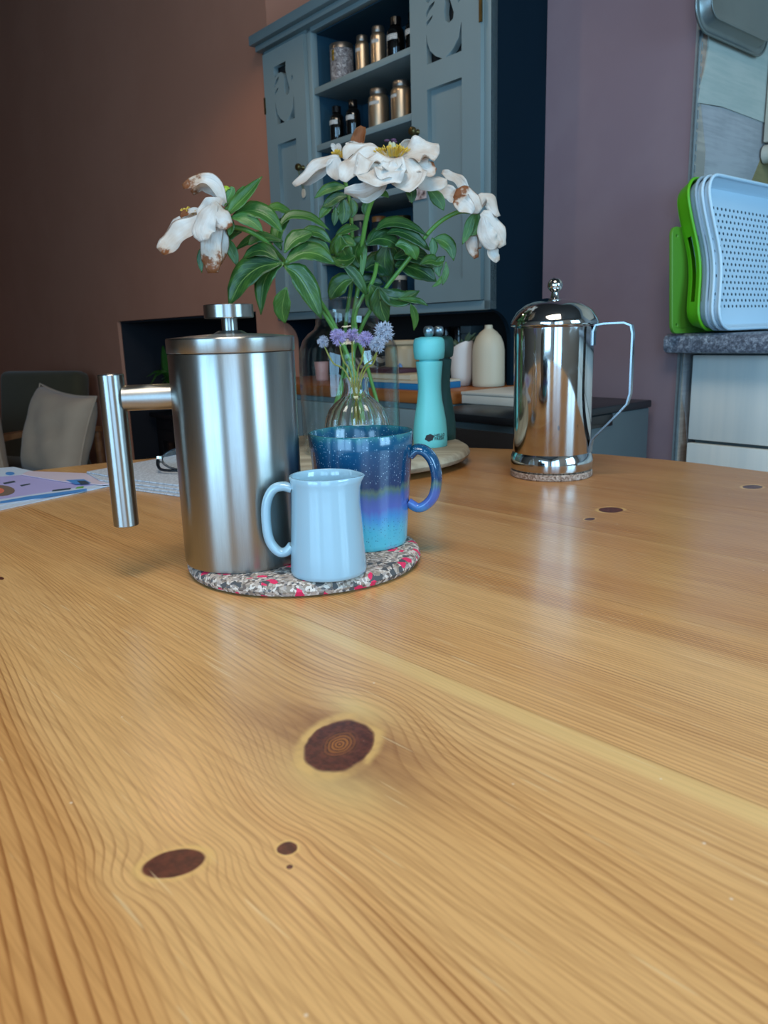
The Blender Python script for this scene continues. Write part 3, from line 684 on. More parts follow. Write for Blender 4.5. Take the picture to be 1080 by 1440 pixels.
def stamens(parent, px, py, Y, w, h, n, seed=0, flat=.5, up=(0, 0, 1)):
    rnd = random.Random(seed); c = at(px, py, Y) - V(parent['_loc']); k = wpx(1, at(px, py, Y)); mb = MB()
    for i in range(n):
        a = rnd.uniform(0, tau); rr = sqrt(rnd.uniform(.15, 1)); l = h * k * rnd.uniform(.7, 1.15)
        base = c + V((cos(a) * .35 * w * k * rr, sin(a) * .35 * w * k * rr * .8, 0)); tip = c + V((cos(a) * .55 * w * k * rr, sin(a) * .5 * w * k * rr, l * (1.15 - .7 * rr)))
        mb.tube([base, base.lerp(tip, .6) + V((0, 0, .001)), tip], [.00035, .0004, .0004], 4)
        mb.tube([tip, tip + (tip - base).normalized() * .0032 + V((rnd.uniform(-1, 1), rnd.uniform(-1, 1), rnd.uniform(-1, .6))) * .0012], [.0009, .0006], 5)
    o = mb.build('stamens', M['stamen'], parent, 60); o['kind'] = 'stuff'; return o
IN = lambda dx, dy, z: (VC + V((dx, dy, z)))          # point inside the vase
def stem_to(parent, pts, ends, r=.0032):
    P = [at(x, y, yy) for x, y, yy in pts] + [IN(*e) for e in ends]
    return MB().tube(spline([p - V(parent['_loc']) for p in P], 34), r, 8).build('stem', M['stem'], parent, 60)

# left drooping peony
p = peony('drooping white peony with browned petal tips, far left of the bunch', 305, 300, 1.10)
stem_to(p, [(318, 318, 1.105), (345, 323, 1.115), (372, 338, 1.13), (398, 365, 1.15), (432, 405, 1.17)], [(-.022, -.02, .19), (.0, .0, .14), (.03, .01, .05), (.05, .01, .009)], .0034)
petal(p, [(316, 290), (304, 264), (283, 255), (258, 265)], 23, 1.095, .62, (.1, -.75, .6), .5, -.01, 1)
petal(p, [(310, 282), (300, 268), (285, 262), (270, 272)], 20, 1.10, .45, (0, -.9, .3), .4, 0, 2)
petal(p, [(292, 302), (268, 322), (246, 340), (228, 357)], 40, 1.085, .42, (-.3, -.85, .45), .4, -.01, 3, prof=[.3, .6, .85, 1, 1, .8, .5])
petal(p, [(288, 298), (262, 316), (247, 330), (234, 350)], 30, 1.10, .3, (-.2, -.9, .3), .3, 0, 4)
petal(p, [(302, 286), (290, 306), (284, 322), (286, 338)], 34, 1.075, .15, (-.1, -.95, .2), -.35, -.01, 5)
petal(p, [(306, 290), (298, 318), (296, 345), (299, 384)], 33, 1.082, .55, (.05, -1, .1), -.3, 0, 6, prof=[.5, .9, 1, .95, .9, .95, .45])
petal(p, [(308, 300), (306, 325), (308, 345), (305, 372)], 30, 1.092, .5, (.3, -.9, .1), -.25, 0, 7)
petal(p, [(300, 284), (306, 298), (314, 308), (323, 320)], 30, 1.076, .35, (.2, -.9, .4), -.4, 0, 8)
petal(p, [(312, 280), (300, 290), (292, 300), (290, 312)], 30, 1.086, .05, (.0, -.9, .4), .3, 0, 9)
stamens(p, 268, 302, 1.10, 22, 8, 26, 3)
petal(p, [(285, 295), (272, 297), (262, 300), (254, 306)], 12, 1.09, 1.0, (0, -.8, .6), .3, 0, 10)
MB().ball((0, 0, 0), .0085, 18, 12, (.9, .9, 1.15)).build('bud', M['bud'], p, 60).location = at(318, 272, 1.105) - V(p['_loc'])
for a in (((314, 290), (320, 280), (326, 268), (324, 262)), ((312, 300), (322, 294), (330, 290), (334, 292)), ((316, 304), (322, 312), (324, 322), (322, 332))):
    leaf(p, a, 11, 1.095, .25, (0, -.8, .5), .2)
leaf(p, [(319, 303), (331, 290), (349, 272), (369, 248)], 19, 1.09, .45, (-.5, -.7, .45), .35, seed=3)
leaf(p, [(322, 290), (331, 280), (338, 270), (343, 261)], 9, 1.11, .15, (-.4, -.7, .5), .2, seed=4)
leaf(p, [(314, 330), (322, 345), (329, 360), (334, 375)], 13, 1.12, .35, (.3, -.9, .2), .25, seed=5)
leaf(p, [(340, 326), (326, 328), (314, 334), (304, 345)], 18, 1.13, .7, (0, -.7, .6), .2, seed=6)
leaf(p, [(290, 340), (284, 355), (282, 368), (284, 384)], 9, 1.10, .5, (0, -.9, .2), .2, seed=7)
leaf(p, [(328, 303), (352, 296), (376, 304), (398, 328)], 24, 1.10, .45, (.1, -.55, .85), .3, seed=8)
leaf(p, [(324, 306), (340, 306), (356, 313), (370, 326)], 17, 1.09, .2, (.0, -.7, .6), .2, seed=9)

# middle peony in front
p = peony('widest open white peony, facing up in the middle of the bunch', 548, 235, 1.115)
stem_to(p, [(540, 250, 1.12), (527, 274, 1.125), (517, 300, 1.14), (510, 340, 1.16), (505, 395, 1.18)], [(.01, -.01, .20), (.005, .0, .12), (-.01, .01, .05), (-.02, .02, .009)], .0034)
petal(p, [(556, 226), (525, 224), (502, 236), (484, 256)], 46, 1.10, .02, (-.25, -.75, .6), .3, -.03, 11, .22)
petal(p, [(548, 222), (522, 216), (500, 212), (486, 226)], 28, 1.12, .0, (-.1, -.6, .8), .5, -.01, 12, .22)
petal(p, [(548, 222), (540, 236), (532, 248), (528, 262)], 76, 1.085, .0, (0, -.75, .65), .22, -.035, 13, .22, prof=[.5, .75, .95, 1, .95, .85, .6])
petal(p, [(560, 226), (566, 240), (566, 252), (552, 260)], 64, 1.085, .0, (.1, -.75, .65), .25, -.025, 14, .2)
petal(p, [(537, 250), (528, 262), (510, 272), (484, 270)], 30, 1.075, .02, (-.1, -.65, -.75), -.45, -.01, 15, .15, prof=[.35, .7, .95, 1, .9, .7, .35])
petal(p, [(545, 250), (532, 268), (516, 278), (503, 276)], 20, 1.085, .0, (0, -.9, .3), .4, -.01, 16)
petal(p, [(560, 224), (582, 218), (598, 216), (613, 224)], 44, 1.10, .15, (.2, -.75, .6), .4, -.01, 17, .28)
petal(p, [(566, 234), (588, 234), (602, 238), (612, 234)], 32, 1.085, .42, (.2, -.85, .5), .3, 0, 18, .2)
petal(p, [(572, 240), (590, 246), (608, 254), (629, 254)], 34, 1.10, .1, (.1, -.75, .65), -.35, 0, 19, .1)
petal(p, [(556, 222), (566, 212), (576, 207), (584, 212)], 26, 1.15, .15, (0, -.8, -.5), .4, .01, 20)
petal(p, [(545, 228), (545, 238), (548, 246), (556, 250)], 40, 1.08, .0, (.0, -.7, .7), .35, -.02, 21, .25)
stamens(p, 551, 222, 1.105, 46, 15, 150, 8)
for k, (x, y) in enumerate(((549, 221), (554, 220), (551, 223))):
    b = at(x, y, 1.105) - V(p['_loc'])
    MB().lathe([(0, 0), (.0042, .001), (.0052, .006), (.0036, .013), (.0016, .0185), (0, .020)], 12, b).build('carpel', M['carpel'], p, 60)
    MB().ball(b + V(((k - 1) * .004, 0, .0205)), .0023, 8, 6, (1.7, 1, .8)).build('carpel_tip', M['carpeltip'], p, 60)
leaf(p, [(574, 252), (577, 264), (579, 276), (579, 286)], 13, 1.13, .6, (0, -.95, .2), .25, seed=21)
leaf(p, [(600, 262), (611, 275), (619, 285), (624, 296)], 15, 1.13, .55, (-.3, -.85, .3), .2, seed=22)
leaf(p, [(526, 272), (534, 271), (541, 273), (547, 278)], 9, 1.13, .4, (0, -.7, .6), .2, seed=23)
leaf(p, [(520, 280), (515, 288), (513, 296), (515, 304)], 9, 1.15, .7, (0, -.95, .2), .2, seed=24)

# back left peony
p = peony('smaller cream peony at the back with one upright orange-brown petal', 478, 222, 1.24)
stem_to(p, [(480, 236, 1.24), (490, 275, 1.235), (494, 310, 1.225), (496, 380, 1.21)], [(-.004, .02, .19), (-.01, .02, .12), (-.03, .0, .05), (-.035, -.01, .009)], .003)
petal(p, [(478, 222), (460, 228), (440, 244), (414, 262)], 27, 1.21, .12, (-.4, -.7, .6), .4, -.02, 31, .2)
petal(p, [(472, 226), (455, 240), (440, 252), (424, 258)], 18, 1.20, .18, (-.2, -.9, .3), .35, 0, 32)
petal(p, [(474, 222), (472, 232), (474, 242), (478, 252)], 30, 1.195, .0, (0, -.9, .45), .3, 0, 33)
petal(p, [(462, 238), (450, 240), (440, 238), (432, 232)], 10, 1.24, .5, (0, -.8, .5), .3, 0, 34)
petal(p, [(484, 222), (494, 214), (500, 206), (502, 200)], 24, 1.235, .12, (0, -.9, .3), .4, 0, 35, .3)
petal(p, [(488, 224), (498, 220), (506, 220), (512, 226)], 24, 1.20, .1, (.1, -.8, .6), .3, 0, 36)
petal(p, [(504, 212), (503, 202), (506, 192), (511, 178)], 20, 1.25, 1.45, (-.2, -.95, .1), .5, 0, 37, .2)
petal(p, [(474, 218), (471, 211), (468, 206), (465, 206)], 8, 1.245, .0, (0, -.9, .3), .3, 0, 38)
petal(p, [(478, 218), (477, 210), (476, 206), (474, 202)], 8, 1.245, .0, (0, -.9, .3), .3, 0, 39)
stamens(p, 479, 221, 1.225, 22, 9, 60, 11)
for a, wd, tn in (([(488, 264), (472, 263), (457, 268), (442, 279)], 13, .2), ([(489, 276), (476, 277), (464, 285), (453, 291)], 15, .75), ([(482, 278), (484, 292), (484, 304), (481, 316)], 18, .6), ([(493, 279), (496, 288), (496, 298), (494, 307)], 12, .6), ([(470, 288), (462, 292), (455, 299), (449, 308)], 11, .15), ([(471, 290), (472, 300), (471, 309), (470, 318)], 9, .6)):
    leaf(p, a, wd, 1.20, tn, (0, -.8, .55), .25, seed=int(a[0][0]))
leaf(p, [(512, 332), (504, 345), (500, 358), (508, 379)], 27, 1.165, .35, (-.6, -.75, .25), .35, seed=41)
leaf(p, [(513, 330), (512, 350), (510, 372), (507, 397)], 8, 1.16, .05, (.3, -.95, .1), .1, seed=42)

# right drooping peony
p = peony('drooping white peony with torn brown-edged petals, far right on an arched stem', 668, 298, 1.16)
stem_to(p, [(664, 298, 1.16), (645, 298, 1.16), (620, 311, 1.165), (598, 333, 1.17), (572, 368, 1.18), (540, 408, 1.19)], [(.022, .0, .19), (.0, .01, .13), (-.03, .0, .05), (-.05, .005, .009)], .0031)
petal(p, [(664, 280), (650, 262), (636, 250), (621, 243)], 18, 1.15, .15, (-.2, -.7, .6), .4, 0, 51, .3)
petal(p, [(652, 285), (640, 278), (626, 274), (611, 277)], 25, 1.14, .12, (-.1, -.8, .5), .35, 0, 52, .2)
petal(p, [(676, 296), (664, 286), (652, 276), (640, 270)], 34, 1.135, .75, (-.3, -.85, .35), -.35, 0, 53, .25)
petal(p, [(666, 298), (656, 290), (648, 284), (643, 276)], 26, 1.128, .62, (-.2, -.9, .3), .3, 0, 54, .25)
petal(p, [(674, 292), (682, 278), (692, 282), (702, 304)], 24, 1.14, .15, (.4, -.8, .4), -.4, 0, 55, .25)
petal(p, [(678, 298), (688, 308), (698, 326), (708, 346)], 32, 1.135, .22, (.2, -.95, .2), -.3, 0, 56, .25)
petal(p, [(680, 304), (682, 322), (690, 338), (700, 345)], 26, 1.13, .12, (-.2, -.95, .2), -.3, 0, 57, .25)
petal(p, [(694, 340), (692, 350), (694, 360), (700, 368)], 17, 1.14, .2, (.2, -.95, .2), .3, 0, 58)
petal(p, [(668, 312), (663, 328), (664, 345), (670, 363)], 18, 1.15, .5, (-.1, -.95, .2), -.3, 0, 59, .2)
petal(p, [(672, 308), (672, 322), (672, 336), (674, 350)], 14, 1.155, .35, (.1, -.95, .2), .3, 0, 60)
for a, wd in (([(668, 298), (662, 312), (657, 328), (650, 344)], 12), ([(670, 299), (674, 310), (670, 322), (662, 332)], 15), ([(664, 296), (658, 292), (652, 294), (648, 300)], 8)):
    leaf(p, a, wd, 1.145, .3, (0, -.9, .3), .25, seed=wd)
for a, wd, tn in (([(610, 336), (622, 338), (633, 348), (638, 367)], 17, .5), ([(624, 360), (618, 369), (615, 379), (618, 390)], 11, .5), ([(627, 368), (627, 380), (625, 391), (622, 401)], 8, .6), ([(608, 334), (609, 343), (609, 352), (608, 362)], 11, .3), ([(628, 374), (624, 388), (616, 398), (607, 404)], 6, .1)):
    leaf(p, a, wd, 1.16, tn, (.3, -.85, .3), .25, seed=int(a[1][0]))

# the leafy body of the bunch: one leafy stem per side
p = peony('leafy peony stem without a flower spreading to the left of the vase neck', 398, 370, 1.11)
stem_to(p, [(398, 370, 1.11), (412, 385, 1.125), (440, 410, 1.15)], [(-.02, -.02, .195), (.01, -.02, .12), (.04, -.02, .04), (.045, -.02, .009)], .003)
for a, wd, tn, nr in (
    ([(399, 371), (383, 378), (370, 402), (367, 443)], 25, .6, (-.5, -.75, .4)), ([(400, 375), (418, 386), (436, 414), (452, 449)], 30, .55, (.5, -.65, .55)),
    ([(396, 370), (365, 376), (340, 396), (322, 430)], 38, .85, (-.2, -.6, .75)), ([(392, 366), (374, 354), (358, 354), (341, 364)], 21, .85, (0, -.5, .85)),
    ([(401, 371), (424, 356), (448, 358), (472, 372)], 27, .65, (0, -.6, .8)), ([(406, 359), (426, 346), (447, 342), (465, 357)], 17, .15, (0, -.85, .5)),
    ([(400, 356), (412, 340), (426, 332), (441, 327)], 22, .55, (-.3, -.7, .6)), ([(392, 318), (408, 304), (436, 306), (464, 324)], 14, .4, (0, -.5, .85)),
    ([(403, 404), (399, 420), (397, 437), (401, 455)], 22, .35, (-.2, -.9, .3)), ([(350, 345), (358, 338), (370, 336), (384, 342)], 16, .9, (0, -.5, .8)),
    ([(372, 300), (385, 293), (398, 295), (412, 303)], 15, .3, (0, -.5, .8)), ([(396, 352), (390, 332), (396, 316), (408, 306)], 18, .35, (-.5, -.8, .3)),
    ([(398, 340), (372, 334), (352, 338), (330, 352)], 15, .5, (0, -.6, .7)), ([(420, 330), (436, 326), (452, 330), (466, 342)], 16, .55, (0, -.6, .7))):
    leaf(p, a, wd, 1.095 if wd > 20 else 1.13, tn, nr, .28, seed=int(a[2][0] + a[3][1]), dy=.02)
p = peony('leafy peony stem without a flower drooping to the right of the vase neck', 530, 370, 1.16)
stem_to(p, [(530, 370, 1.16), (524, 395, 1.17)], [(.012, -.015, .20), (.03, .0, .12), (.05, .0, .04), (.055, 0, .009)], .003)
for a, wd, tn, nr in (
    ([(528, 324), (545, 314), (572, 316), (602, 332)], 17, .75, (0, -.5, .85)), ([(544, 328), (562, 326), (584, 336), (605, 353)], 19, .8, (0, -.6, .8)),
    ([(546, 340), (541, 360), (542, 380), (547, 402)], 24, .95, (-.3, -.9, .3)), ([(555, 374), (572, 374), (594, 382), (614, 396)], 30, .95, (0, -.7, .7)),
    ([(553, 364), (572, 358), (592, 364), (612, 377)], 24, .9, (0, -.6, .8)), ([(532, 405), (548, 418), (568, 420), (590, 409)], 23, .85, (0, -.75, .6)),
    ([(532, 403), (534, 418), (537, 436), (545, 455)], 24, .75, (-.2, -.9, .3)), ([(480, 371), (494, 382), (506, 398), (517, 418)], 15, .65, (.4, -.8, .4)),
    ([(515, 345), (530, 336), (548, 338), (560, 348)], 26, .8, (0, -.7, .7)), ([(500, 360), (490, 366), (478, 366), (464, 360)], 24, .55, (0, -.6, .8)),
    ([(512, 380), (526, 372), (542, 376), (556, 388)], 30, .95, (0, -.8, .6)), ([(498, 392), (484, 396), (472, 408), (464, 422)], 24, .8, (-.2, -.8, .5)),
    ([(505, 322), (494, 322), (482, 326), (470, 336)], 14, .6, (0, -.6, .8)), ([(500, 345), (486, 340), (474, 346), (464, 358)], 22, .5, (0, -.7, .6)),
    ([(577, 427), (581, 436), (584, 450), (582, 465)], 9, .4, (0, -.95, .2)), ([(560, 420), (576, 422), (590, 424), (602, 430)], 9, .6, (0, -.6, .8)),
    ([(556, 345), (568, 344), (580, 352), (586, 366)], 20, .1, (0, -.85, .5)), ([(520, 400), (526, 412), (524, 426), (530, 440)], 20, .8, (.2, -.9, .3)),
    ([(540, 330), (552, 344), (560, 360), (558, 376)], 18, .9, (.4, -.8, .3)), ([(478, 330), (480, 346), (486, 360), (482, 376)], 22, .6, (-.4, -.85, .2)),
    ([(590, 372), (604, 366), (616, 368), (626, 360)], 16, .8, (0, -.6, .8)), ([(500, 410), (510, 400), (522, 396), (540, 400)], 22, .9, (0, -.8, .5))):
    leaf(p, a, wd, 1.15 if tn < .9 else 1.185, tn, nr, .25, seed=int(a[2][0] + a[3][1]), dy=.015)

# ------------------------------------------------------------------ ribbed bud vase with chive flowers (on the table, in front of the board)
UX, UY = -.030, .953
bv = thing('bud_vase', 'small ribbed clear glass bud vase holding pale purple chive flowers', 'vase', (UX, UY, ZT))
out = [(.026, 0), (.032, .002), (.0375, .012), (.0400, .030), (.0408, .055), (.0405, .078), (.0396, .092), (.0372, .104), (.0325, .1155), (.0255, .1235), (.0195, .1285), (.0165, .1318), (.0155, .137), (.0152, .146), (.0166, .1525)]
rib = lambda r, z, a: r + (.0013 * cos(18 * a) * max(0, min(1, (.130 - z) / .012)) * min(1, z / .012) if r > .012 else 0)
MB().lathe([(0, 0)] + out + [(r - .0024, z) for r, z in out[::-1] if z > .007] + [(.030, .008), (0, .008)], 144, fr=rib).build('glass_wall', M['ribglass'], bv, 60)
HEADS = [(454.5, 481, 9, .955), (476, 474, 13.5, .945), (495, 472, 11, .965), (513, 476, 12.5, .94), (540, 467, 14.5, .95), (531, 484, 12.5, .94)]
WHICH = ['smallest pale chive flower at the left of the bud vase', 'full lilac chive flower second from the left in the bud vase', 'greyish chive flower half hidden behind its lilac neighbours', 'pinkish lilac chive flower right of the middle in the bud vase', 'tallest spiky chive flower at the right of the bud vase', 'low spiky chive flower leaning out beneath the tallest one']
for k, (px, py, r, Y) in enumerate(HEADS):
    c = at(px, py, Y); t = thing('chive_flower', WHICH[k], 'flower', c, 0, 'chive flowers in the bud vase')
    rr = wpx(r, c); rnd = random.Random(20 + k); mb = MB(); spiky = k in (4, 5)
    for i in range(40):
        z = 1 - 2 * (i + .5) / 40; a = i * 2.39996; d = (V((sqrt(1 - z * z) * cos(a), sqrt(1 - z * z) * sin(a), z)) + V((rnd.uniform(-.3, .3), rnd.uniform(-.3, .3), rnd.uniform(-.3, .3)))).normalized()
        l = rr * rnd.uniform(.66, 1.08); e = d.orthogonal().normalized(); k_ = rr * (.40 if spiky else .30)
        mb.tube([d * rr * .1, d * l * .7], [.0003, .0005], 4)
        for q in range(6):
            b = Matrix.Rotation(tau * q / 6 + i, 3, d) @ e
            mb.tube([d * l * .66, d * l * .84 + b * k_ * .55, d * l * 1.0 + b * k_], [.0003, rr * .042, .0001], 4)
    o = mb.build('flower_head', M['lilac2'] if spiky or k == 0 else M['lilac'], t, 60); o['kind'] = 'stuff'
    ax = (k - 2.5) * .0025
    neck = V((UX + ax, UY, ZT + .147)); foot = V((UX - ax * 4, UY + .006 * (k % 3 - 1), ZT + .0095))
    MB().tube(spline([V((0, 0, -rr * .3)), (neck - c) * .5 + V((ax * .8, 0, 0)), neck - c, foot - c], 20), .0010, 7).build('stalk', M['stem2'], t, 60)
# ------------------------------------------------------------------ dresser (room axes: X along the wall, Y into it)
def rthing(name, label, cat, x, y, z, group=None, turn=0):
    return thing(name, label, cat, room(x, y, z), RA + turn, group)
dr = rthing('kitchen_dresser', 'tall blue-grey painted dresser with open spice shelves between two cut-out doors', 'dresser', 0, 0, 0)
F = -.19
MB().box((-.925, F - .035, 1.788), (.022, 0, 1.815), .004).box((-.915, F - .02, 1.772), (.014, 0, 1.788), .003).build('cornice', M['bluegrey'], dr)
for x0, x1 in ((-.020, 0), (-.680, -.660), (-.905, -.889)):
    MB().box((x0, F, 1.0), (x1, F + .022, 1.774), .0015).build('stile', M['bluegrey'], dr)
MB().box((-.905, F, 1.760), (0, F + .02, 1.774), .0015).build('top_rail', M['bluegrey'], dr)
MB().box((-.905, F, 1.0), (0, F + .02, 1.022), .0015).build('bottom_rail', M['bluegrey'], dr)
for zz in (1.6035, 1.4575, 1.297, 1.150):
    MB().box((-.662, F + .004, zz), (-.248, -.012, zz + .0168), .002).build('shelf', M['bluegrey'], dr)
MB().box((-.889, F + .02, 1.004), (-.015, -.012, 1.022)).build('bottom_board', M['bluegrey'], dr)
MB().box((-.889, F + .02, 1.758), (-.015, -.012, 1.772)).build('top_board', M['tealin'], dr)
for x in (-.668, -.252):
    MB().box((x - .007, F + .012, 1.022), (x + .007, -.012, 1.76)).build('divider', M['tealin'], dr)
MB().box((-.905, -.012, 1.0), (-.012, 0, 1.775)).build('back_panel', M['tealin'], dr)
MB().box((-.905, -.012, .8205), (-.012, 0, .999)).build('shadow_back_panel', M['matblack'], dr)  # shadow beneath the cupboard painted in as a black panel
side = [(-.19, 1.0), (-.19, 1.775), (0, 1.775), (0, .8205), (-.116, .8205)]
cv = [(-.116 - .074 * (1 - cos(a)) , .93 + .07 * sin(a)) for a in [pi / 2 * k / 8 for k in range(9)]]
side = [(0, .8205), (-.116, .8205)] + cv[:-1] + [(-.1895, 1.0), (-.1895, 1.775), (0, 1.775)]
for x0, x1 in ((-.013, 0), (-.905, -.892)):
    MB().prism(side, x0, x1, REV).build('side_panel', M['navy'], dr, 0)
# doors with fret-cut tops
def door(x0, x1, knob_x):
    z0, z1 = 1.023, 1.759; a0, a1 = x0 + .056, x1 - .057
    box = lambda pts: [(a0 + (a1 - a0) * x, 1.559 + .155 * y) for x, y in pts]
    holes = [box([(.0, 1.0), (.66, 1.0), (.63, .86), (.70, .70), (.79, .54), (.77, .46), (.66, .43), (.55, .48), (.52, .60), (.55, .72), (.50, .81), (.38, .86), (.2, .86), (.07, .81), (.0, .84)]),
             box([(.0, .70), (.10, .77), (.26, .80), (.22, .75), (.10, .70), (.0, .63)]), box([(.0, .57), (.20, .63), (.16, .585), (.0, .51)]),
             box([(.0, .42), (.02, .30), (.10, .17), (.26, .07), (.46, .0), (.0, .0)]), box([(1, .38), (1, 0), (.54, 0), (.76, .07), (.92, .19)]),
             box([(.97, .74), (1.0, .66), (.91, .63), (.90, .68)])]
    holes.append([(a0, 1.075), (a0, 1.506), (a1, 1.506), (a1, 1.075)])
    Mx = Matrix(((1, 0, 0, 0), (0, 0, 1, F - .004), (0, 1, 0, 0), (0, 0, 0, 1)))
    d = plate('door', [(x0, z0), (x1, z0), (x1, z1), (x0, z1)], holes, .016, M['bluegrey'], dr, Mx)
    MB().box((a0 - .004, F + .001, 1.07), (a1 + .004, F + .007, 1.51)).build('door_panel', M['bluegrey'], d, 0)
    MB().box((a0 - .004, F + .007, 1.55), (a1 + .004, F + .009, 1.72)).build('interior_shade', M['matblack'], d, 0)  # black sheet stands in for the shaded interior behind the fretwork
    MB().lathe([(0, 0), (.007, 0), (.006, .003), (.004, .008), (.0095, .014), (.0105, .019), (.008, .024), (0, .026)], 20, M=Matrix.Translation((knob_x, F - .012, 1.421)) @ Matrix.Rotation(pi / 2, 4, 'X')).build('knob', M['brass'], d)
    for zz in (1.60, 1.15):
        hx_ = x1 if knob_x < (x0 + x1) / 2 else x0
        MB().box((hx_ - .004, F - .0135, zz), (hx_ + .004, F - .010, zz + .045)).build('hinge', M['brass'], d, 0)
    return d
door(-.245, -.020, -.2235); door(-.889, -.680, -.7065)
# lower half
MB().box((-.90, -.352, .790), (.006, 0, .820), .005).build('worktop', M['topwood'], dr)
MB().box((-.89, -.33, .06), (.0, -.02, .790)).build('base_cabinet', M['bluegrey'], dr, 0)
MB().box((-.88, -.30, 0), (-.01, -.03, .06)).build('plinth', M['bluegrey'], dr, 0)
for k in range(3):
    x0 = -.88 + .292 * k
    d = MB().box((x0, -.348, .08), (x0 + .284, -.330, .775), .002).build('cupboard_door', M['bluegrey'], dr)
    MB().ball((x0 + .255, -.358, .62), .011, 12, 8).build('knob', M['brass'], d)
# picture card and tags hanging from the knobs
c = rthing('picture_card', 'small printed card hanging from the knob of the right dresser door', 'card', -.2235, F - .0155, 1.30)
MB().box((-.030, -.0007, -.032), (.030, .0007, .034)).build('card', M['cardprint'], c, 0)
MB().box((-.026, -.0012, -.006), (.026, -.0007, .028)).build('picture', M['stripe'], c, 0)
MB().tube([(-.006, -.002, .034), (-.004, -.012, .10), (.0, -.016, .121), (.005, -.012, .10), (.004, -.002, .034)], .0012, 6).build('cord', M['cord'], c)
c = rthing('hanging_tag', 'pale oval wooden tag hanging from the knob of the left dresser door', 'tag', -.7065, F - .0155, 1.352)
MB().lathe([(0, -.0015), (.0085, -.0015), (.0085, .0015), (0, .0015)], 24, M=Matrix.Diagonal((1, 1, 1.45, 1)) @ Matrix.Rotation(pi / 2, 4, 'X')).build('tag_disc', M['pale'], c, 30)
MB().tube([(-.003, 0, .010), (-.002, -.012, .05), (0, -.016, .069), (.002, -.012, .05), (.003, 0, .010)], .0009, 6).build('cord', M['cord'], c)

# ------------------------------------------------------------------ jars on the dresser shelves
def canister(px, ytop, wd, y, zs, label, k=0, name='canister'):
    p = on_wall(px, ytop, y); Z = (room(p.x, p.y, p.z) - CAM).dot(FWD); r = wd * Z / FPX / 2; h = p.z - zs
    t = rthing(name, label, 'canister', p.x, y, zs, 'steel canisters on the dresser shelves')
    MB().lathe([(0, 0), (r - .001, 0), (r, .001), (r, h * .74), (r * .97, h * .80), (r * .80, h * .845), (r * .76, h * .85), (0, h * .85)], 32).build('body', M['tin'], t)
    MB().lathe([(0, h * .85), (r * .78, h * .85), (r * .82, h * .87), (r * .82, h * .97), (r * .76, h), (0, h)], 32).build('lid', M['tinlid'], t)
    a0 = -pi / 2 + .1 + k * .25; hw = .55; mb = MB(); vs = []
    for i in range(7):
        a = a0 - hw + 2 * hw * i / 6; rr = r + .0003
        vs.append((mb.bm.verts.new((rr * cos(a), rr * sin(a), h * .60)), mb.bm.verts.new((rr * cos(a), rr * sin(a), h * .68))))
    for i in range(6):
        f = mb.bm.faces.new((vs[i][0], vs[i + 1][0], vs[i + 1][1], vs[i][1]))
        for l, uv in zip(f.loops, ((i / 6, 0), ((i + 1) / 6, 0), ((i + 1) / 6, 1), (i / 6, 1))): l[mb.uv].uv = uv
    mb.build('label', M['paperlabel'], t)
def bottle(px, ytop, wd, y, zs, label):
    p = on_wall(px, ytop, y); Z = (room(p.x, p.y, p.z) - CAM).dot(FWD); r = wd * Z / FPX / 2; h = p.z - zs
    t = rthing('spice_bottle', label, 'bottle', p.x, y, zs, 'dark bottles on the dresser shelves')
    MB().lathe([(0, 0), (r - .001, 0), (r, .0015), (r, h * .62), (r * .9, h * .72), (r * .6, h * .79), (r * .52, h * .82), (0, h * .82)], 32).build('bottle_glass', M['darkglass'], t)
    MB().lathe([(0, h * .82), (r * .62, h * .82), (r * .62, h * .99), (r * .58, h), (0, h)], 28).build('cap', M['black'], t)
    a0 = -pi / 2; mb = MB(); vs = []
    for i in range(9):
        a = a0 - 1.0 + 2.0 * i / 8; rr = r + .0003
        vs.append((mb.bm.verts.new((rr * cos(a), rr * sin(a), h * .48)), mb.bm.verts.new((rr * cos(a), rr * sin(a), h * .60))))
    for i in range(8):
        f = mb.bm.faces.new((vs[i][0], vs[i + 1][0], vs[i + 1][1], vs[i][1]))
        for l, uv in zip(f.loops, ((i / 8, 0), ((i + 1) / 8, 0), ((i + 1) / 8, 1), (i / 8, 1))): l[mb.uv].uv = uv
    mb.build('label', M['paperlabel'], t)
Z1, Z2, Z3, Z4, Z0, ZD = 1.6204, 1.4744, 1.3139, 1.1670, 1.0222, .8202
p = on_wall(480, 64, -.135); t = rthing('tea_tin', 'wide grey patterned tea tin with gold print at the left of the top shelf', 'tin', p.x, -.135, Z1)
h = p.z - Z1
MB().lathe([(0, 0), (.0315, 0), (.0325, .001), (.0325, h * .86), (0, h * .86)], 36).build('body', M['teatin'], t)
MB().lathe([(0, h * .86), (.0332, h * .86), (.0332, h * .985), (.032, h), (0, h)], 36).build('lid', M['tinlid'], t)
for i, zz in enumerate((.70, .56)):
    a = -pi / 2 + .10; MB().box((-.0045, -.0005, 0), (.0045, .0005, h * .13), .0005).build('gold_emblem', M['gold'], t).location = (.0328 * cos(a), .0328 * sin(a), h * zz)
canister(509, 51, 20, -.13, Z1, 'slim steel canister beside the tea tin on the top shelf', 0)
canister(531.5, 38, 22, -.13, Z1, 'taller looking steel canister next to the dark bottles, top shelf', 1)
bottle(556, 25, 26, -.13, Z1, 'dark glass bottle with a white label band on the top shelf')
bottle(581, 18, 24, -.125, Z1, 'dark bottle half hidden by the right door, top shelf')
bottle(473, 150, 21, -.15, Z2, 'shorter dark bottle at the left end of the second shelf')
bottle(496, 141, 21, -.135, Z2, 'dark bottle beside the steel canisters on the second shelf')
canister(532, 126, 30, -.13, Z2, 'wide steel canister standing alone in the middle of the second shelf', 1)
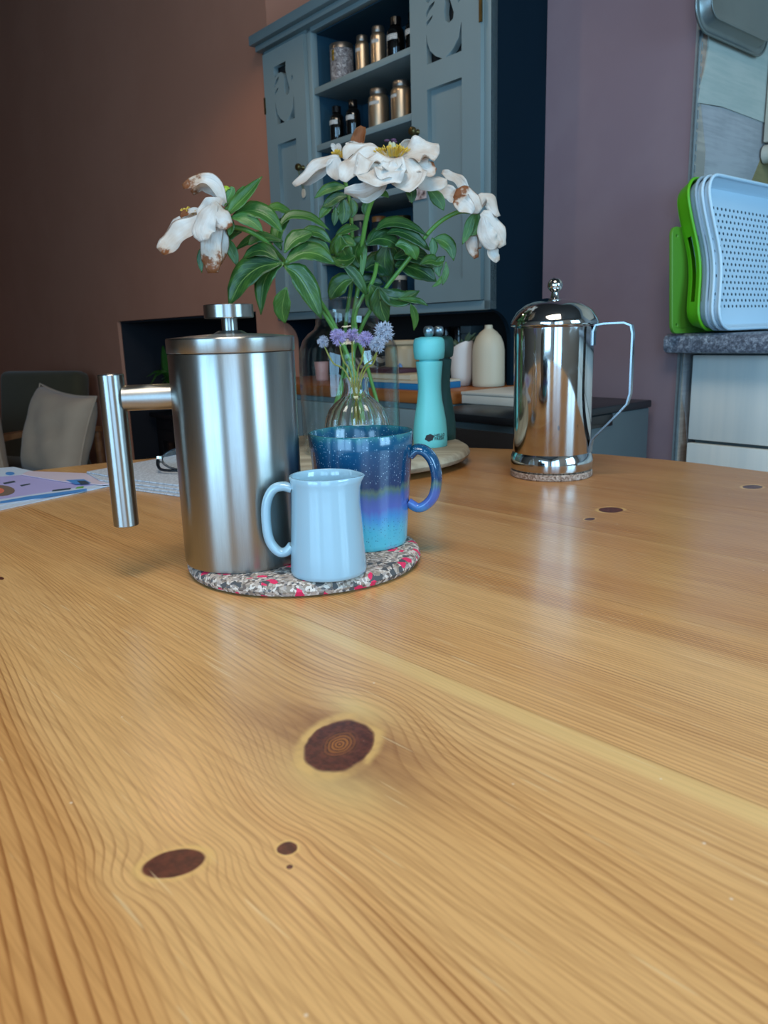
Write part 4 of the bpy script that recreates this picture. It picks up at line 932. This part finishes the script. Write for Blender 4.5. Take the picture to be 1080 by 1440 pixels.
canister(564, 115, 30, -.13, Z2, 'wide steel canister near the right end of the second shelf', -1)
canister(592, 112, 26, -.115, Z2, 'steel canister mostly hidden by the right door, second shelf', -1)
def jar(px, ytop, wd, y, zs, label, mb_, ml, name='storage_jar', cat='jar'):
    p = on_wall(px, ytop, y); Z = (room(p.x, p.y, p.z) - CAM).dot(FWD); r = wd * Z / FPX / 2; h = p.z - zs
    t = rthing(name, label, cat, p.x, y, zs)
    MB().lathe([(0, 0), (r * .95, 0), (r, .004), (r, h * .80), (r * .9, h * .86), (0, h * .86)], 32).build('body', mb_, t)
    MB().lathe([(0, h * .86), (r * .96, h * .86), (r * .98, h * .98), (r * .93, h), (0, h)], 32).build('lid', ml, t)
jar(507, 303, 25, -.12, Z4, 'glass jar with a pale wooden lid on the fourth dresser shelf', M['darkjar'], M['tan'])
jar(533, 305, 21, -.10, Z4, 'jar with a brown lid behind the flowers, fourth dresser shelf', M['darkjar'], M['topwood'])
jar(566, 304, 25, -.11, Z4, 'jar with a brassy lid by the right door, fourth dresser shelf', M['darkjar'], M['brass'])
jar(486, 322, 12, -.15, Z4, 'small pinkish jar at the left of the fourth dresser shelf', M['pink'], M['offwhite'])
jar(562, 388, 22, -.13, Z0, 'small jar with a pale lid low down beside the right door', M['darkjar'], M['pale'])

# ------------------------------------------------------------------ things on the dresser top
t = rthing('ceramic_bottle', 'matt cream ceramic bottle with rounded shoulders, right on the dresser top', 'bottle', -.034, -.158, ZD)
MB().lathe([(0, 0), (.0365, 0), (.0385, .002), (.0390, .010), (.0385, .085), (.0360, .102), (.030, .117), (.020, .129), (.0115, .135), (.0095, .138), (.0095, .1435), (.0085, .145), (.006, .144), (.006, .12), (0, .12)], 48).build('body', M['cream'], t, 60)
t = rthing('plant_pot', 'off-white tapered pot with a slanting rim and small succulent', 'plant', -.104, -.178, ZD)
o = MB().lathe(cup_profile([(.018, 0), (.022, .002), (.0265, .02), (.0285, .05), (.0288, .080), (.0285, .094)], .003, .05), 40).build('pot', M['offwhite'], t, 50)
for v in o.data.vertices:
    if v.co.z > .055: v.co.z += v.co.x * .55 * min(1, (v.co.z - .055) / .03)
rnd = random.Random(5)
for k in range(16):
    a = rnd.uniform(0, tau); rr = rnd.uniform(.004, .020); b = V((rr * cos(a), rr * sin(a), .092 + rr * cos(a) * .5)); l = rnd.uniform(.024, .044)
    d = V((cos(a) * .9, sin(a) * .9, 1.0)).normalized()
    MB().tube([b, b + d * l * .5 + V((0, 0, .002)), b + d * l + V((0, 0, -.002))], [.0026, .0052, .0008], 8).build('succulent_leaf', M['succulent'], t, 60)
p = on_wall(568, 472, -.165)
t = rthing('storage_jar', 'wide beige glass jar with a flat lid behind the big vase', 'jar', p.x, -.165, ZD)
MB().lathe([(0, 0), (.046, 0), (.050, .004), (.052, .02), (.052, .088), (.046, .100), (0, .100)], 48).build('body', M['beige'], t, 50)
MB().lathe([(0, .100), (.050, .100), (.053, .103), (.053, .110), (.050, .113), (0, .113)], 48).build('lid', M['tan'], t, 40)
MB().ball((.03, -.044, .035), .012, 14, 10, (1, .5, 1.6)).build('blue_motif', plain('blue_motif', '#5f7fa8', .5), t)
def book(x, y, z, sx, sy, h, rz, cover, label, tcol='pages'):
    t = rthing('book', label, 'book', x, y, z, None, rz)
    MB().box((-sx / 2, -sy / 2, 0), (sx / 2, sy / 2, .0016)).box((-sx / 2, -sy / 2, h - .0016), (sx / 2, sy / 2, h)).box((-sx / 2, -sy / 2, 0), (-sx / 2 + .0016, sy / 2, h)).build('cover', M[cover], t, 0)
    MB().box((-sx / 2 + .0017, -sy / 2 + .001, .0017), (sx / 2 - .001, sy / 2 - .001, h - .0017)).build('pages', M[tcol], t, 0)
bl = rthing('book', 'blue covered book lying lowest behind the pepper mills', 'book', -.215, -.262, ZD)
MB().box((-.145, -.075, 0), (.145, .045, .0150), .0015).build('cover', M['blue'], bl)
MB().box((-.143, -.0755, .0155), (.143, .045, .0205)).build('pages', M['pages'], bl, 0)
bl = rthing('book', 'tan covered book lying on the blue book behind the mills', 'book', -.235, -.262, ZD + .0208)
MB().box((-.10, -.06, 0), (.10, .045, .014), .001).build('cover', M['tan'], bl)
MB().box((-.099, -.0605, .0025), (.099, .044, .0115)).build('pages', M['pages'], bl, 0)
bl = rthing('book', 'slim maroon covered book on top of the tan book', 'book', -.27, -.262, ZD + .0351)
MB().box((-.075, -.05, 0), (.075, .04, .010), .001).build('cover', M['maroonbook'], bl)
MB().box((-.074, -.0505, .002), (.074, .039, .008)).build('pages', M['maroonbook'], bl, 0)
t = rthing('flat_box', 'flat off-white box lying on the black top of the dark cabinet', 'box', .095, -.20, .7946)
MB().box((-.068, -.115, 0), (.085, .13, .0195), .0015).build('base', M['bluebox'], t)
MB().box((-.0695, -.1165, .0197), (.0865, .1315, .0262), .0015).build('lid', M['bluebox'], t)
for px, wd, lab, m in ((630, 14, 'small smoked glass jar at the back behind the plant pot', 'darkjar'), (648, 14, 'second small smoked jar at the back beside the first', 'darkjar'), (666, 18, 'slate grey box at the back beside the cream bottle', 'greybox')):
    p = on_wall(px, 458, -.04)
    if m == 'greybox':
        t = rthing('small_box', lab, 'box', p.x, -.045, ZD); MB().box((-.018, -.025, 0), (.018, .025, .125), .002).build('base', M[m], t); MB().box((-.019, -.026, .1255), (.019, .026, .145), .002).build('lid', M[m], t)
    else:
        t = rthing('small_jar', lab, 'jar', p.x, -.045, ZD); MB().lathe([(0, 0), (.0135, 0), (.0140, .002), (.0140, .112), (.012, .122), (0, .122)], 24).build('body', M[m], t); MB().lathe([(0, .1225), (.0128, .1225), (.0128, .143), (.012, .1445), (0, .1445)], 24).build('lid', M['black'], t)
p = on_wall(452, 506, -.22)
t = rthing('beaker', 'dusty pink beaker seen through the big glass vase', 'cup', p.x, -.22, ZD)
MB().lathe(cup_profile([(.0165, 0), (.0175, .002), (.0215, .052)], .0022, .004), 32).build('bowl', M['pink'], t, 50)
MB().lathe([(.0206, .0525), (.0222, .0525), (.0222, .0545), (.0206, .0545)], 32, closed=True).build('rim', M['pink'], t, 50)
p = on_wall(522, 500, -.17)
t = rthing('striped_bowl', 'dark and cream striped bowl seen through the vase', 'bowl', p.x, -.17, ZD)
MB().lathe(cup_profile([(.030, 0), (.034, .003), (.048, .03), (.054, .066)], .003, .006), 48).build('bowl', M['stripe'], t, 50)
MB().lathe([(.024, -.0), (.031, 0), (.031, .0035), (.024, .0035)], 40, closed=True).build('foot_ring', M['stripe'], t, 50)

# ------------------------------------------------------------------ slim dark cabinet in front of the purple wall
t = rthing('low_cabinet', 'low dark cabinet with a glossy black top beneath the purple wall', 'cabinet', 0, 0, 0)
x0, x1, y0, y1, zt = .060, .330, -.478, -.03, .7945
MB().box((x0, y0, zt - .016), (x1, y1, zt), .003).build('top', M['greytop'], t)
MB().box((x0 + .004, y0 + .010, .03), (x1 - .004, y1 - .004, zt - .017), .002).build('body', M['greyside'], t)
MB().box((x0 + .002, y0 + .002, .10), (x1 - .002, y0 + .0105, zt - .030), .002).build('front', M['brownside'], t)
MB().box((x1 - .0045, y0 + .04, .655), (x1 - .0025, y1 - .01, .658)).build('side_seam', M['black'], t, 0)
MB().box((x1 - .004, y0 + .05, zt - .042), (x1 + .001, y0 + .30, zt - .017), .002).build('side_grip', M['black'], t)
MB().box((x0 + .01, y0 + .03, 0), (x1 - .01, y1 - .03, .03)).build('plinth', M['black'], t, 0)

# ------------------------------------------------------------------ kitchen unit, worktop and what stands on it
WX, WY, WZ = XC - .010, -.047, .935
t = rthing('worktop', 'speckled grey kitchen worktop with a rounded front edge at the right', 'worktop', 0, 0, 0)
pr = [(WY + .012, WZ - .040), (WY + .004, WZ - .038), (WY, WZ - .030), (WY, WZ - .012), (WY + .003, WZ - .004), (WY + .011, WZ), (.648, WZ), (.648, WZ - .040)]
MB().prism([(y, z) for y, z in pr if y < 0] + [(-.0045, WZ), (-.0045, WZ - .040)], WX, XC + .008, REV).prism(pr, XC + .008, 2.3, REV).build('slab', M['stone'], t, 30)
MB().prism([(WY - .0003, WZ - .012), (WY + .003, WZ - .004), (-.006, WZ - .004), (-.006, WZ - .036), (WY + .004, WZ - .036), (WY - .0003, WZ - .030)], WX - .0025, WX, REV).build('end_strip', M['stone'], t, 0)
t = rthing('base_unit', 'pale limed wood base unit with plain drawer fronts under the grey worktop', 'cabinet', 0, 0, 0)
MB().box((XC + .030, .032, .1), (2.25, .64, WZ - .041)).build('carcass', M['greyside'], t, 0)
MB().box((XC + .030, .08, 0), (2.25, .63, .1)).build('plinth', M['greyside'], t, 0)
for k, (z0, z1) in enumerate(((.708, .889), (.42, .7005), (.12, .415))):
    for j in range(3):
        x0 = XC + .019 + (.002 if k else 0) + .62 * j
        MB().box((x0, .016 + (.004 if k == 0 else -.002), z0), (x0 + .612, .032, z1), .0015).build('drawer', M['drawer'], t)
# wall cabinet in the corner, its pelmet below
t = rthing('wall_cabinet', 'cream wall cabinet with a rounded pelmet, cut off by the right edge', 'cabinet', 0, 0, 0)
MB().box((XC + .012, .312, 1.345), (1.4, .645, 2.05)).build('carcass', M['ovenwood'], t, 0)
MB().box((XC + .008, .290, 1.345), (XC + .50, .311, 2.04), .003).build('door', M['ovenwood'], t)
MB().tube([(XC + .008, .305, 1.322), (1.4, .305, 1.322)], .020, 20).build('pelmet', M['ovenwood'], t)
# pewter baking tin hung on the end wall
def sheet_loft(name, rows, m, parent, close=True, skip=None, solid=.0016):
    """rows: equal length outlines from inside to outside -> dished sheet with thickness"""
    bm = bmesh.new(); vs = [[bm.verts.new(p) for p in r] for r in rows]; n = len(rows[0])
    for a in range(len(rows) - 1):
        for i in range(n):
            if skip and skip(a, i): continue
            bm.faces.new((vs[a][i], vs[a][(i + 1) % n], vs[a + 1][(i + 1) % n], vs[a + 1][i]))
    if close: bm.faces.new(vs[0][::-1])
    bmesh.ops.recalc_face_normals(bm, faces=bm.faces[:])
    bmesh.ops.solidify(bm, geom=bm.faces[:], thickness=solid)
    me = bpy.data.meshes.new(name); bm.to_mesh(me); bm.free(); me.shade_smooth(); me.set_sharp_from_angle(angle=radians(45)); me.materials.append(m)
    o = bpy.data.objects.new(name, me); COL.objects.link(o); o.parent = parent; return o
t = rthing('baking_tin', 'grey metal baking tin with rounded corners hanging high on the end wall', 'baking tin', XC + .0055, 0, 1.505)
def ring(off, x, y0=-.046, y1=.255, z0=.0, z1=.24, r=.045):
    return [(x, y, z) for y, z in rrect(y0 + off, z0 + off, y1 - off, z1 - off, r - off * .6, 8)]
sheet_loft('pan', [ring(.030, .028), ring(.027, .0295), ring(.022, .030), ring(.014, .012), ring(.009, .010), ring(.002, .0105), ring(0, .0125), ring(-.0015, .0105), ring(-.0005, .0085)], M['pewter'], t, True)
MB().tube([V(p) for p in ring(.0, .0112)], .0024, 8, loop=True).build('rolled_rim', M['pewter'], t)
MB().tube([V(p) for p in ring(.021, .0298)], .0012, 6, loop=True).build('ridge', M['pewter'], t)

# trays leaning on the end wall
def tray(label, m, off, v0, drop=0, dots=True, wd=.46, hgt=.300, name='serving_tray', ms=None):
    """local frame: x = outwards from the wall, y = into the room depth, z = up; leaning back towards the wall"""
    lean = radians(8.5)
    t = rthing(name, label, 'tray', XC + .0055 + off + .050, v0, WZ + .0012 + drop)
    R = Matrix.Rotation(-lean, 3, 'Y')
    def outline(e, N=120):
        pts = []
        hw, hh, r = wd / 2 - e, hgt / 2 - e, .045 - e * .5
        base = rrect(-hw, -hh, hw, hh, max(r, .012), 8)
        dense = []
        for i in range(len(base)):
            a, b = base[i], base[(i + 1) % len(base)]; L = math.dist(a, b); k = max(1, int(L / .012))
            for j in range(k): dense.append((a[0] + (b[0] - a[0]) * j / k, a[1] + (b[1] - a[1]) * j / k))
        tot = sum(math.dist(dense[i], dense[(i + 1) % len(dense)]) for i in range(len(dense)))
        out = []; acc = 0; i = 0; step = tot / N; need = 0; pos = 0
        for i in range(len(dense)):
            a, b = dense[i], dense[(i + 1) % len(dense)]; L = math.dist(a, b)
            while need <= pos + L and len(out) < N:
                k = (need - pos) / L if L else 0; out.append((a[0] + (b[0] - a[0]) * k, a[1] + (b[1] - a[1]) * k)); need += step
            pos += L
        # waisted short sides
        res = []
        for y, z in out:
            w_ = math.exp(-((z + .015) / .085) ** 2) * .030; res.append((y - math.copysign(w_, y) * min(1, (abs(y) / hw) ** 6), z))
        return res
    def lay(e, x): return [R @ V((x, y + wd / 2, z + hgt / 2)) for y, z in outline(e)]
    zmid = hgt / 2
    def skip(a, i):
        if a != 2: return False
        y, z = outline(.0)[i]
        return abs(z + .02) < .062 and y < -wd / 2 + .08
    sheet_loft('flange', [lay(.014, 0), lay(.012, .002), lay(.0095, .008), lay(.0045, .0205), lay(.001, .0285)], m, t, False, skip, .002)
    MB().tube([R @ V((.0300, y + wd / 2, z + hgt / 2)) for y, z in outline(.002)], .0034, 8, loop=True).build('rim', m, t, 60)
    if dots:
        mb = MB()
        for a in range(17):
            for b in range(22):
                y = -.188 + b * .0172 + (.0086 if a % 2 else 0); z = -.098 + a * .01215
                lim = wd / 2 - .030 - math.exp(-((z + .015) / .085) ** 2) * .030
                if abs(y) < lim: mb.lathe([(0, 0), (.0031, 0), (.0029, .0005), (0, .0006)], 10, M=R.to_4x4() @ Matrix.Translation((.0010, y + wd / 2, z + hgt / 2)) @ Matrix.Rotation(pi / 2, 4, 'Y'))
        o = mb.build('grip_dots', M['gripdot'], t, 0); o['kind'] = 'stuff'
    Mx = Matrix(((0, 0, 1, 0), (1, 0, 0, wd / 2), (0, 1, 0, hgt / 2), (0, 0, 0, 1)))
    plate('tray_floor', outline(.0142), [], .0018, m, t, R.to_4x4() @ Mx)
    return t
tray('pale blue dotted tray, foremost of the trays on the worktop', M['paleblue'], .034, -.078)
tray('second pale blue dotted tray directly behind the foremost tray', M['paleblue'], .020, -.078)
tray('dark grey-blue tray between the pale trays and the lime one', M['midblue'], .006, -.076, dots=False)
tray('bright lime green tray with a long handle slot', M['lime'], -.008, -.080, dots=False)
# flat green board, behind the trays
t = rthing('chopping_board', 'flat green plastic chopping board standing last behind the trays', 'chopping board', XC + .0095, -.086, WZ + .001)
holes = [[(x0 + .0045 * cos(tau * k / 12), z0 + .0045 * sin(tau * k / 12)) for k in range(12)] for x0, z0 in ((.016, .19), (.016, .016), (.28, .19), (.28, .016))]
plate('board', rrect(0, 0, .30, .207, .016), holes, .005, M['lime2'], t, Matrix.Rotation(radians(-3.5), 4, 'Y') @ Matrix(((0, 0, 1, .016), (1, 0, 0, 0), (0, 1, 0, 0), (0, 0, 0, 1))), .0012)
MB().tube([(.0192, .01, .012), (.0192, .29, .012)], .0006, 6).build('juice_groove', M['lime2'], t)

# ------------------------------------------------------------------ fireplace, stove, plant
t = rthing('wood_stove', 'small black cast iron stove inside the fireplace opening', 'stove', -1.93, .09, 0)
MB().box((-.26, -.16, .10), (.26, .20, .60), .012).build('body', M['stoveiron'], t)
MB().box((-.28, -.18, .60), (.28, .22, .622), .005).build('top_plate', M['stoveiron'], t)
d = MB().box((-.20, -.178, .20), (.20, -.161, .55), .006).build('door', M['stoveiron'], t)
MB().box((-.15, -.182, .25), (.15, -.178, .50), .004).build('door_glass', M['black'], d)
MB().tube([(.17, -.19, .33), (.17, -.20, .35), (.17, -.20, .41), (.17, -.19, .43)], .006, 8).build('handle', M['ballsteel'], d)
MB().box((-.27, -.22, .395), (.10, -.165, .415), .004).build('ash_lip', M['pewter'], t)
for sx in (-.22, .22):
    for sy in (-.12, .16): MB().lathe([(0, 0), (.022, 0), (.016, .10), (0, .10)], 12, (sx, sy, 0)).build('leg', M['stoveiron'], t)
t = rthing('potted_plant', 'leafy green plant in a pale pot standing on the stove', 'plant', -2.035, .0, .6225)
MB().lathe(cup_profile([(.042, 0), (.046, .002), (.058, .085)], .005, .06), 32).build('pot', M['pale'], t, 50)
MB().lathe([(.046, .0855), (.061, .0855), (.061, .094), (.053, .094)], 32, closed=True).build('rim', M['pale'], t, 50)
rnd = random.Random(9)
for k in range(15):
    a = rnd.uniform(0, tau); l = rnd.uniform(.10, .22); b = V((0, 0, .07)); d = V((cos(a), sin(a), 0))
    pts = [b, b + d * l * .25 + V((0, 0, l * .5)), b + d * l * .6 + V((0, 0, l * .75)), b + d * l * .95 + V((0, 0, l * rnd.uniform(.3, .75)))]
    MB().ribbon(pts, [.012, .03, .05, .056, .045, .02, .003], (0, -.6, .8), 8, 4, fold=.25, seed=k).build('leaf', M['green2'], t, 180)
MB().ribbon([(-.02, -.02, .08), (-.05, -.03, .17), (-.075, -.03, .24), (-.085, -.03, .30)], [.02, .04, .055, .055, .045, .03, .008], (.3, -.9, .2), 8, 4, fold=.15).build('leaf', M['green2'], t, 180)

# ------------------------------------------------------------------ armchair and cushions
ac = rthing('armchair', 'low armchair with dark moss upholstery and curved wooden arms by the fireplace', 'armchair', -2.66, -.62, 0, None, radians(24))
MB().box((-.29, -.30, .24), (.29, .26, .40), .03, seg=3).build('seat', M['darkcloth'], ac)
MB().box((-.27, .20, .36), (.27, .30, .815), .035, rx=radians(-8), seg=3).build('backrest', M['darkcloth'], ac)
for sx in (-.33, .33):
    arm = MB().tube(spline([(sx, .28, .54), (sx, .05, .565), (sx, -.20, .57), (sx, -.34, .555)], 16), 1, sec=[(.012, -.024), (.012, .024), (-.012, .024), (-.012, -.024)], up=(0, 0, 1)).build('armrest', M['armwood'], ac)
    MB().tube([(sx, -.28, .55), (sx, -.25, .30), (sx, -.27, 0)], [.017, .022, .014], 10).build('leg', M['armwood'], ac)
    MB().tube([(sx, .26, .55), (sx, .27, .30), (sx, .34, 0)], [.017, .022, .014], 10).build('leg', M['armwood'], ac)
MB().box((-.33, -.26, .27), (.33, -.22, .31), .006).build('rail', M['armwood'], ac)
def cushion(label, loc, sz, rot, seed, m='cushion'):
    t = thing('cushion', label, 'cushion', loc, 0); t.rotation_euler = rot
    n = 18; bm = bmesh.new(); g = {}
    rnd = random.Random(seed); ph = [rnd.uniform(0, 6) for _ in range(6)]
    for s in (1, -1):
        for i in range(n + 1):
            for j in range(n + 1):
                u = i / n * 2 - 1; v = j / n * 2 - 1; edge = abs(u) > .999 or abs(v) > .999
                if s < 0 and edge: g[(s, i, j)] = g[(1, i, j)]; continue
                pinch = 1 - .10 * (1 - u * u) * abs(v) ** 6 - .0; pv = 1 - .10 * (1 - v * v) * abs(u) ** 6
                x = u * sz / 2 * pv; z = v * sz / 2 * pinch
                h = ((1 - u ** 4) * (1 - v ** 4)) ** .6 * .075
                h += .006 * sin(7 * u + 3 * v + ph[0]) * (1 - u * u) * (1 - v * v) + .005 * sin(9 * v - 5 * u + ph[1]) * (1 - u * u) * (1 - v * v)
                g[(s, i, j)] = bm.verts.new((x, -s * h, z))
        for i in range(n):
            for j in range(n):
                f = [g[(s, i, j)], g[(s, i + 1, j)], g[(s, i + 1, j + 1)], g[(s, i, j + 1)]]
                bm.faces.new(f if s > 0 else f[::-1])
    bmesh.ops.recalc_face_normals(bm, faces=bm.faces[:])
    me = bpy.data.meshes.new('cushion_cover'); bm.to_mesh(me); bm.free(); me.shade_smooth(); me.materials.append(M[m])
    o = bpy.data.objects.new('cushion_cover', me); COL.objects.link(o); o.parent = t
    rim = [(k / 18 * 2 - 1, -1) for k in range(18)] + [(1, k / 18 * 2 - 1) for k in range(18)] + [(1 - k / 18 * 2, 1) for k in range(18)] + [(-1, 1 - k / 18 * 2) for k in range(18)]
    P = [(u * sz / 2 * (1 - .10 * (1 - v * v) * abs(u) ** 6), 0, v * sz / 2 * (1 - .10 * (1 - u * u) * abs(v) ** 6)) for u, v in rim]
    MB().tube(P, .004, 6, loop=True).build('piping', M[m], t, 60)
c0 = CAM + ray(82, 611) * 3.05
cushion('square oatmeal cushion with pointed corners leaning in the armchair', c0, .36, (radians(-16), radians(7), radians(-34)), 1)
c0 = CAM + ray(-45, 640) * 3.2
cushion('second oatmeal cushion cut off by the left edge of the picture', c0, .40, (radians(-14), radians(-18), radians(-20)), 2)

# ------------------------------------------------------------------ magazine, newspaper and spectacles
def sheet(parent, pts, z, m, th=.0004, name='page'):
    P = [on_z(x, y, z) - V(parent.location) for x, y in pts]
    return MB().prism([(q.x, q.y) for q in P], P[0].z, P[0].z + th).build(name, M[m], parent, 0)
mg = thing('magazine', 'open magazine with blue and lilac pages lying at the left table edge', 'magazine', on_z(60, 690, ZT))
sheet(mg, [(154, 684), (0, 718), (-160, 748), (-150, 700), (19, 672)], ZT + .0003, 'mag', .0012)
sheet(mg, [(148, 684.5), (0, 711), (-160, 741), (-150, 670), (19, 657)], ZT + .0018, 'mag', .0006)
sheet(mg, [(132, 682), (0, 702), (-120, 722), (-110, 680), (28, 668)], ZT + .0025, 'maglilac', .0001, 'printed_panel')
sheet(mg, [(122, 687), (40, 698), (0, 705), (0, 708), (60, 700), (122, 690)], ZT + .0026, 'magblue', .0001, 'printed_band')
sheet(mg, [(118, 683.5), (108, 685), (106, 687), (117, 686)], ZT + .0028, 'maggreen', .0001, 'printed_word')
sheet(mg, [(100, 686), (74, 689), (73, 691), (99, 688)], ZT + .0028, 'magdark', .0001, 'printed_word')
sheet(mg, [(20, 676), (4, 679), (6, 681), (22, 678)], ZT + .0028, 'magdark', .0001, 'printed_word')
sheet(mg, [(42, 680), (28, 682), (30, 684), (43, 681)], ZT + .0028, 'magdark', .0001, 'printed_word')
el = lambda cx, cy, rx, ry: [(cx + rx * cos(tau * k / 20), cy + ry * sin(tau * k / 20)) for k in range(20)]
sheet(mg, el(-4, 690, 25, 8), ZT + .0028, 'magbrown', .0001, 'printed_plate')
sheet(mg, el(-6, 690, 12, 4.5), ZT + .0030, 'magcoral', .0001, 'printed_food')
sheet(mg, el(14, 665.8, 6.5, 2.2), ZT + .0028, 'magblue', .0001, 'printed_emblem')
lf = thing('leaflet', 'pink and white leaflet lying between the magazine and the newspaper', 'leaflet', on_z(90, 672, ZT))
sheet(lf, [(40, 663), (122, 666), (170, 681), (140, 682), (90, 678), (30, 668)], ZT + .0034, 'magpink', .0008)
sheet(lf, [(92, 675), (118, 674), (128, 679), (106, 681)], ZT + .0043, 'magblue', .0001, 'printed_picture')
sheet(lf, [(108, 676), (120, 676), (127, 680), (114, 681)], ZT + .0045, 'magdark', .0001, 'printed_picture')
nw = thing('newspaper', 'folded grey newspaper lying under the spectacles behind the coffee pot', 'newspaper', on_z(230, 670, ZT))
for k, pts in enumerate(([(152, 684.5), (262, 700), (330, 704), (340, 648), (255, 641), (120, 668)], [(150, 681), (262, 695), (332, 698), (340, 646), (252, 640), (120, 667)], [(140, 676), (262, 690), (334, 692), (340, 645), (250, 641), (122, 665)], [(122, 664.5), (165, 673), (262, 685), (334, 688), (338, 646), (250, 641)])):
    o = sheet(nw, pts, ZT + .0006 + .0022 * k, 'paper', .0016)
    me = o.data; uvl = me.uv_layers[0].data
    for lp in me.loops: c_ = me.vertices[lp.vertex_index].co; uvl[lp.index].uv = (c_.x * 4, c_.y * 4)
sp = thing('spectacles', 'dark framed spectacles lying folded on the newspaper', 'spectacles', on_z(243, 662, ZT + .009))
zz = .0005
def loopxy(cx, cy, rx, ry, tilt, n=28):
    return [V((cx + rx * cos(tau * k / n), cy + .006 * sin(tau * k / n), .018 + ry * sin(tau * k / n) * (1 + .15 * cos(tau * k / n)))) for k in range(n)]
for cx in (.012, .078):
    MB().tube(loopxy(cx, 0, .027, .0155, 0), .0017, 8, loop=True).build('lens_rim', M['frame'], sp, 60)
    MB().prism([(p.x, p.z) for p in loopxy(cx, 0, .027, .0155, 0)], -.0005, .0005, Matrix(((1, 0, 0, 0), (0, 0, 1, 0), (0, 1, 0, 0), (0, 0, 0, 1)))).build('lens', M['lens'], sp, 0)
MB().tube(spline([(.039, 0, .020), (.045, -.002, .023), (.051, 0, .020)], 8), .0016, 8).build('bridge', M['frame'], sp, 60)
MB().tube(spline([(-.016, 0, .020), (-.020, -.004, .016), (-.012, -.020, .006), (.02, -.030, .0045), (.06, -.034, .0022)], 16), [.0035, .003, .0022, .002, .003], 8).build('temple', M['frame'], sp, 60)
MB().tube(spline([(.106, 0, .020), (.109, .006, .012), (.09, .018, .005), (.03, .022, .0025)], 16), [.003, .0022, .002, .003], 8).build('temple', M['frame'], sp, 60)
MB().box((-.022, -.004, .013), (-.014, .002, .024), .001).build('hinge', M['chrome'], sp)
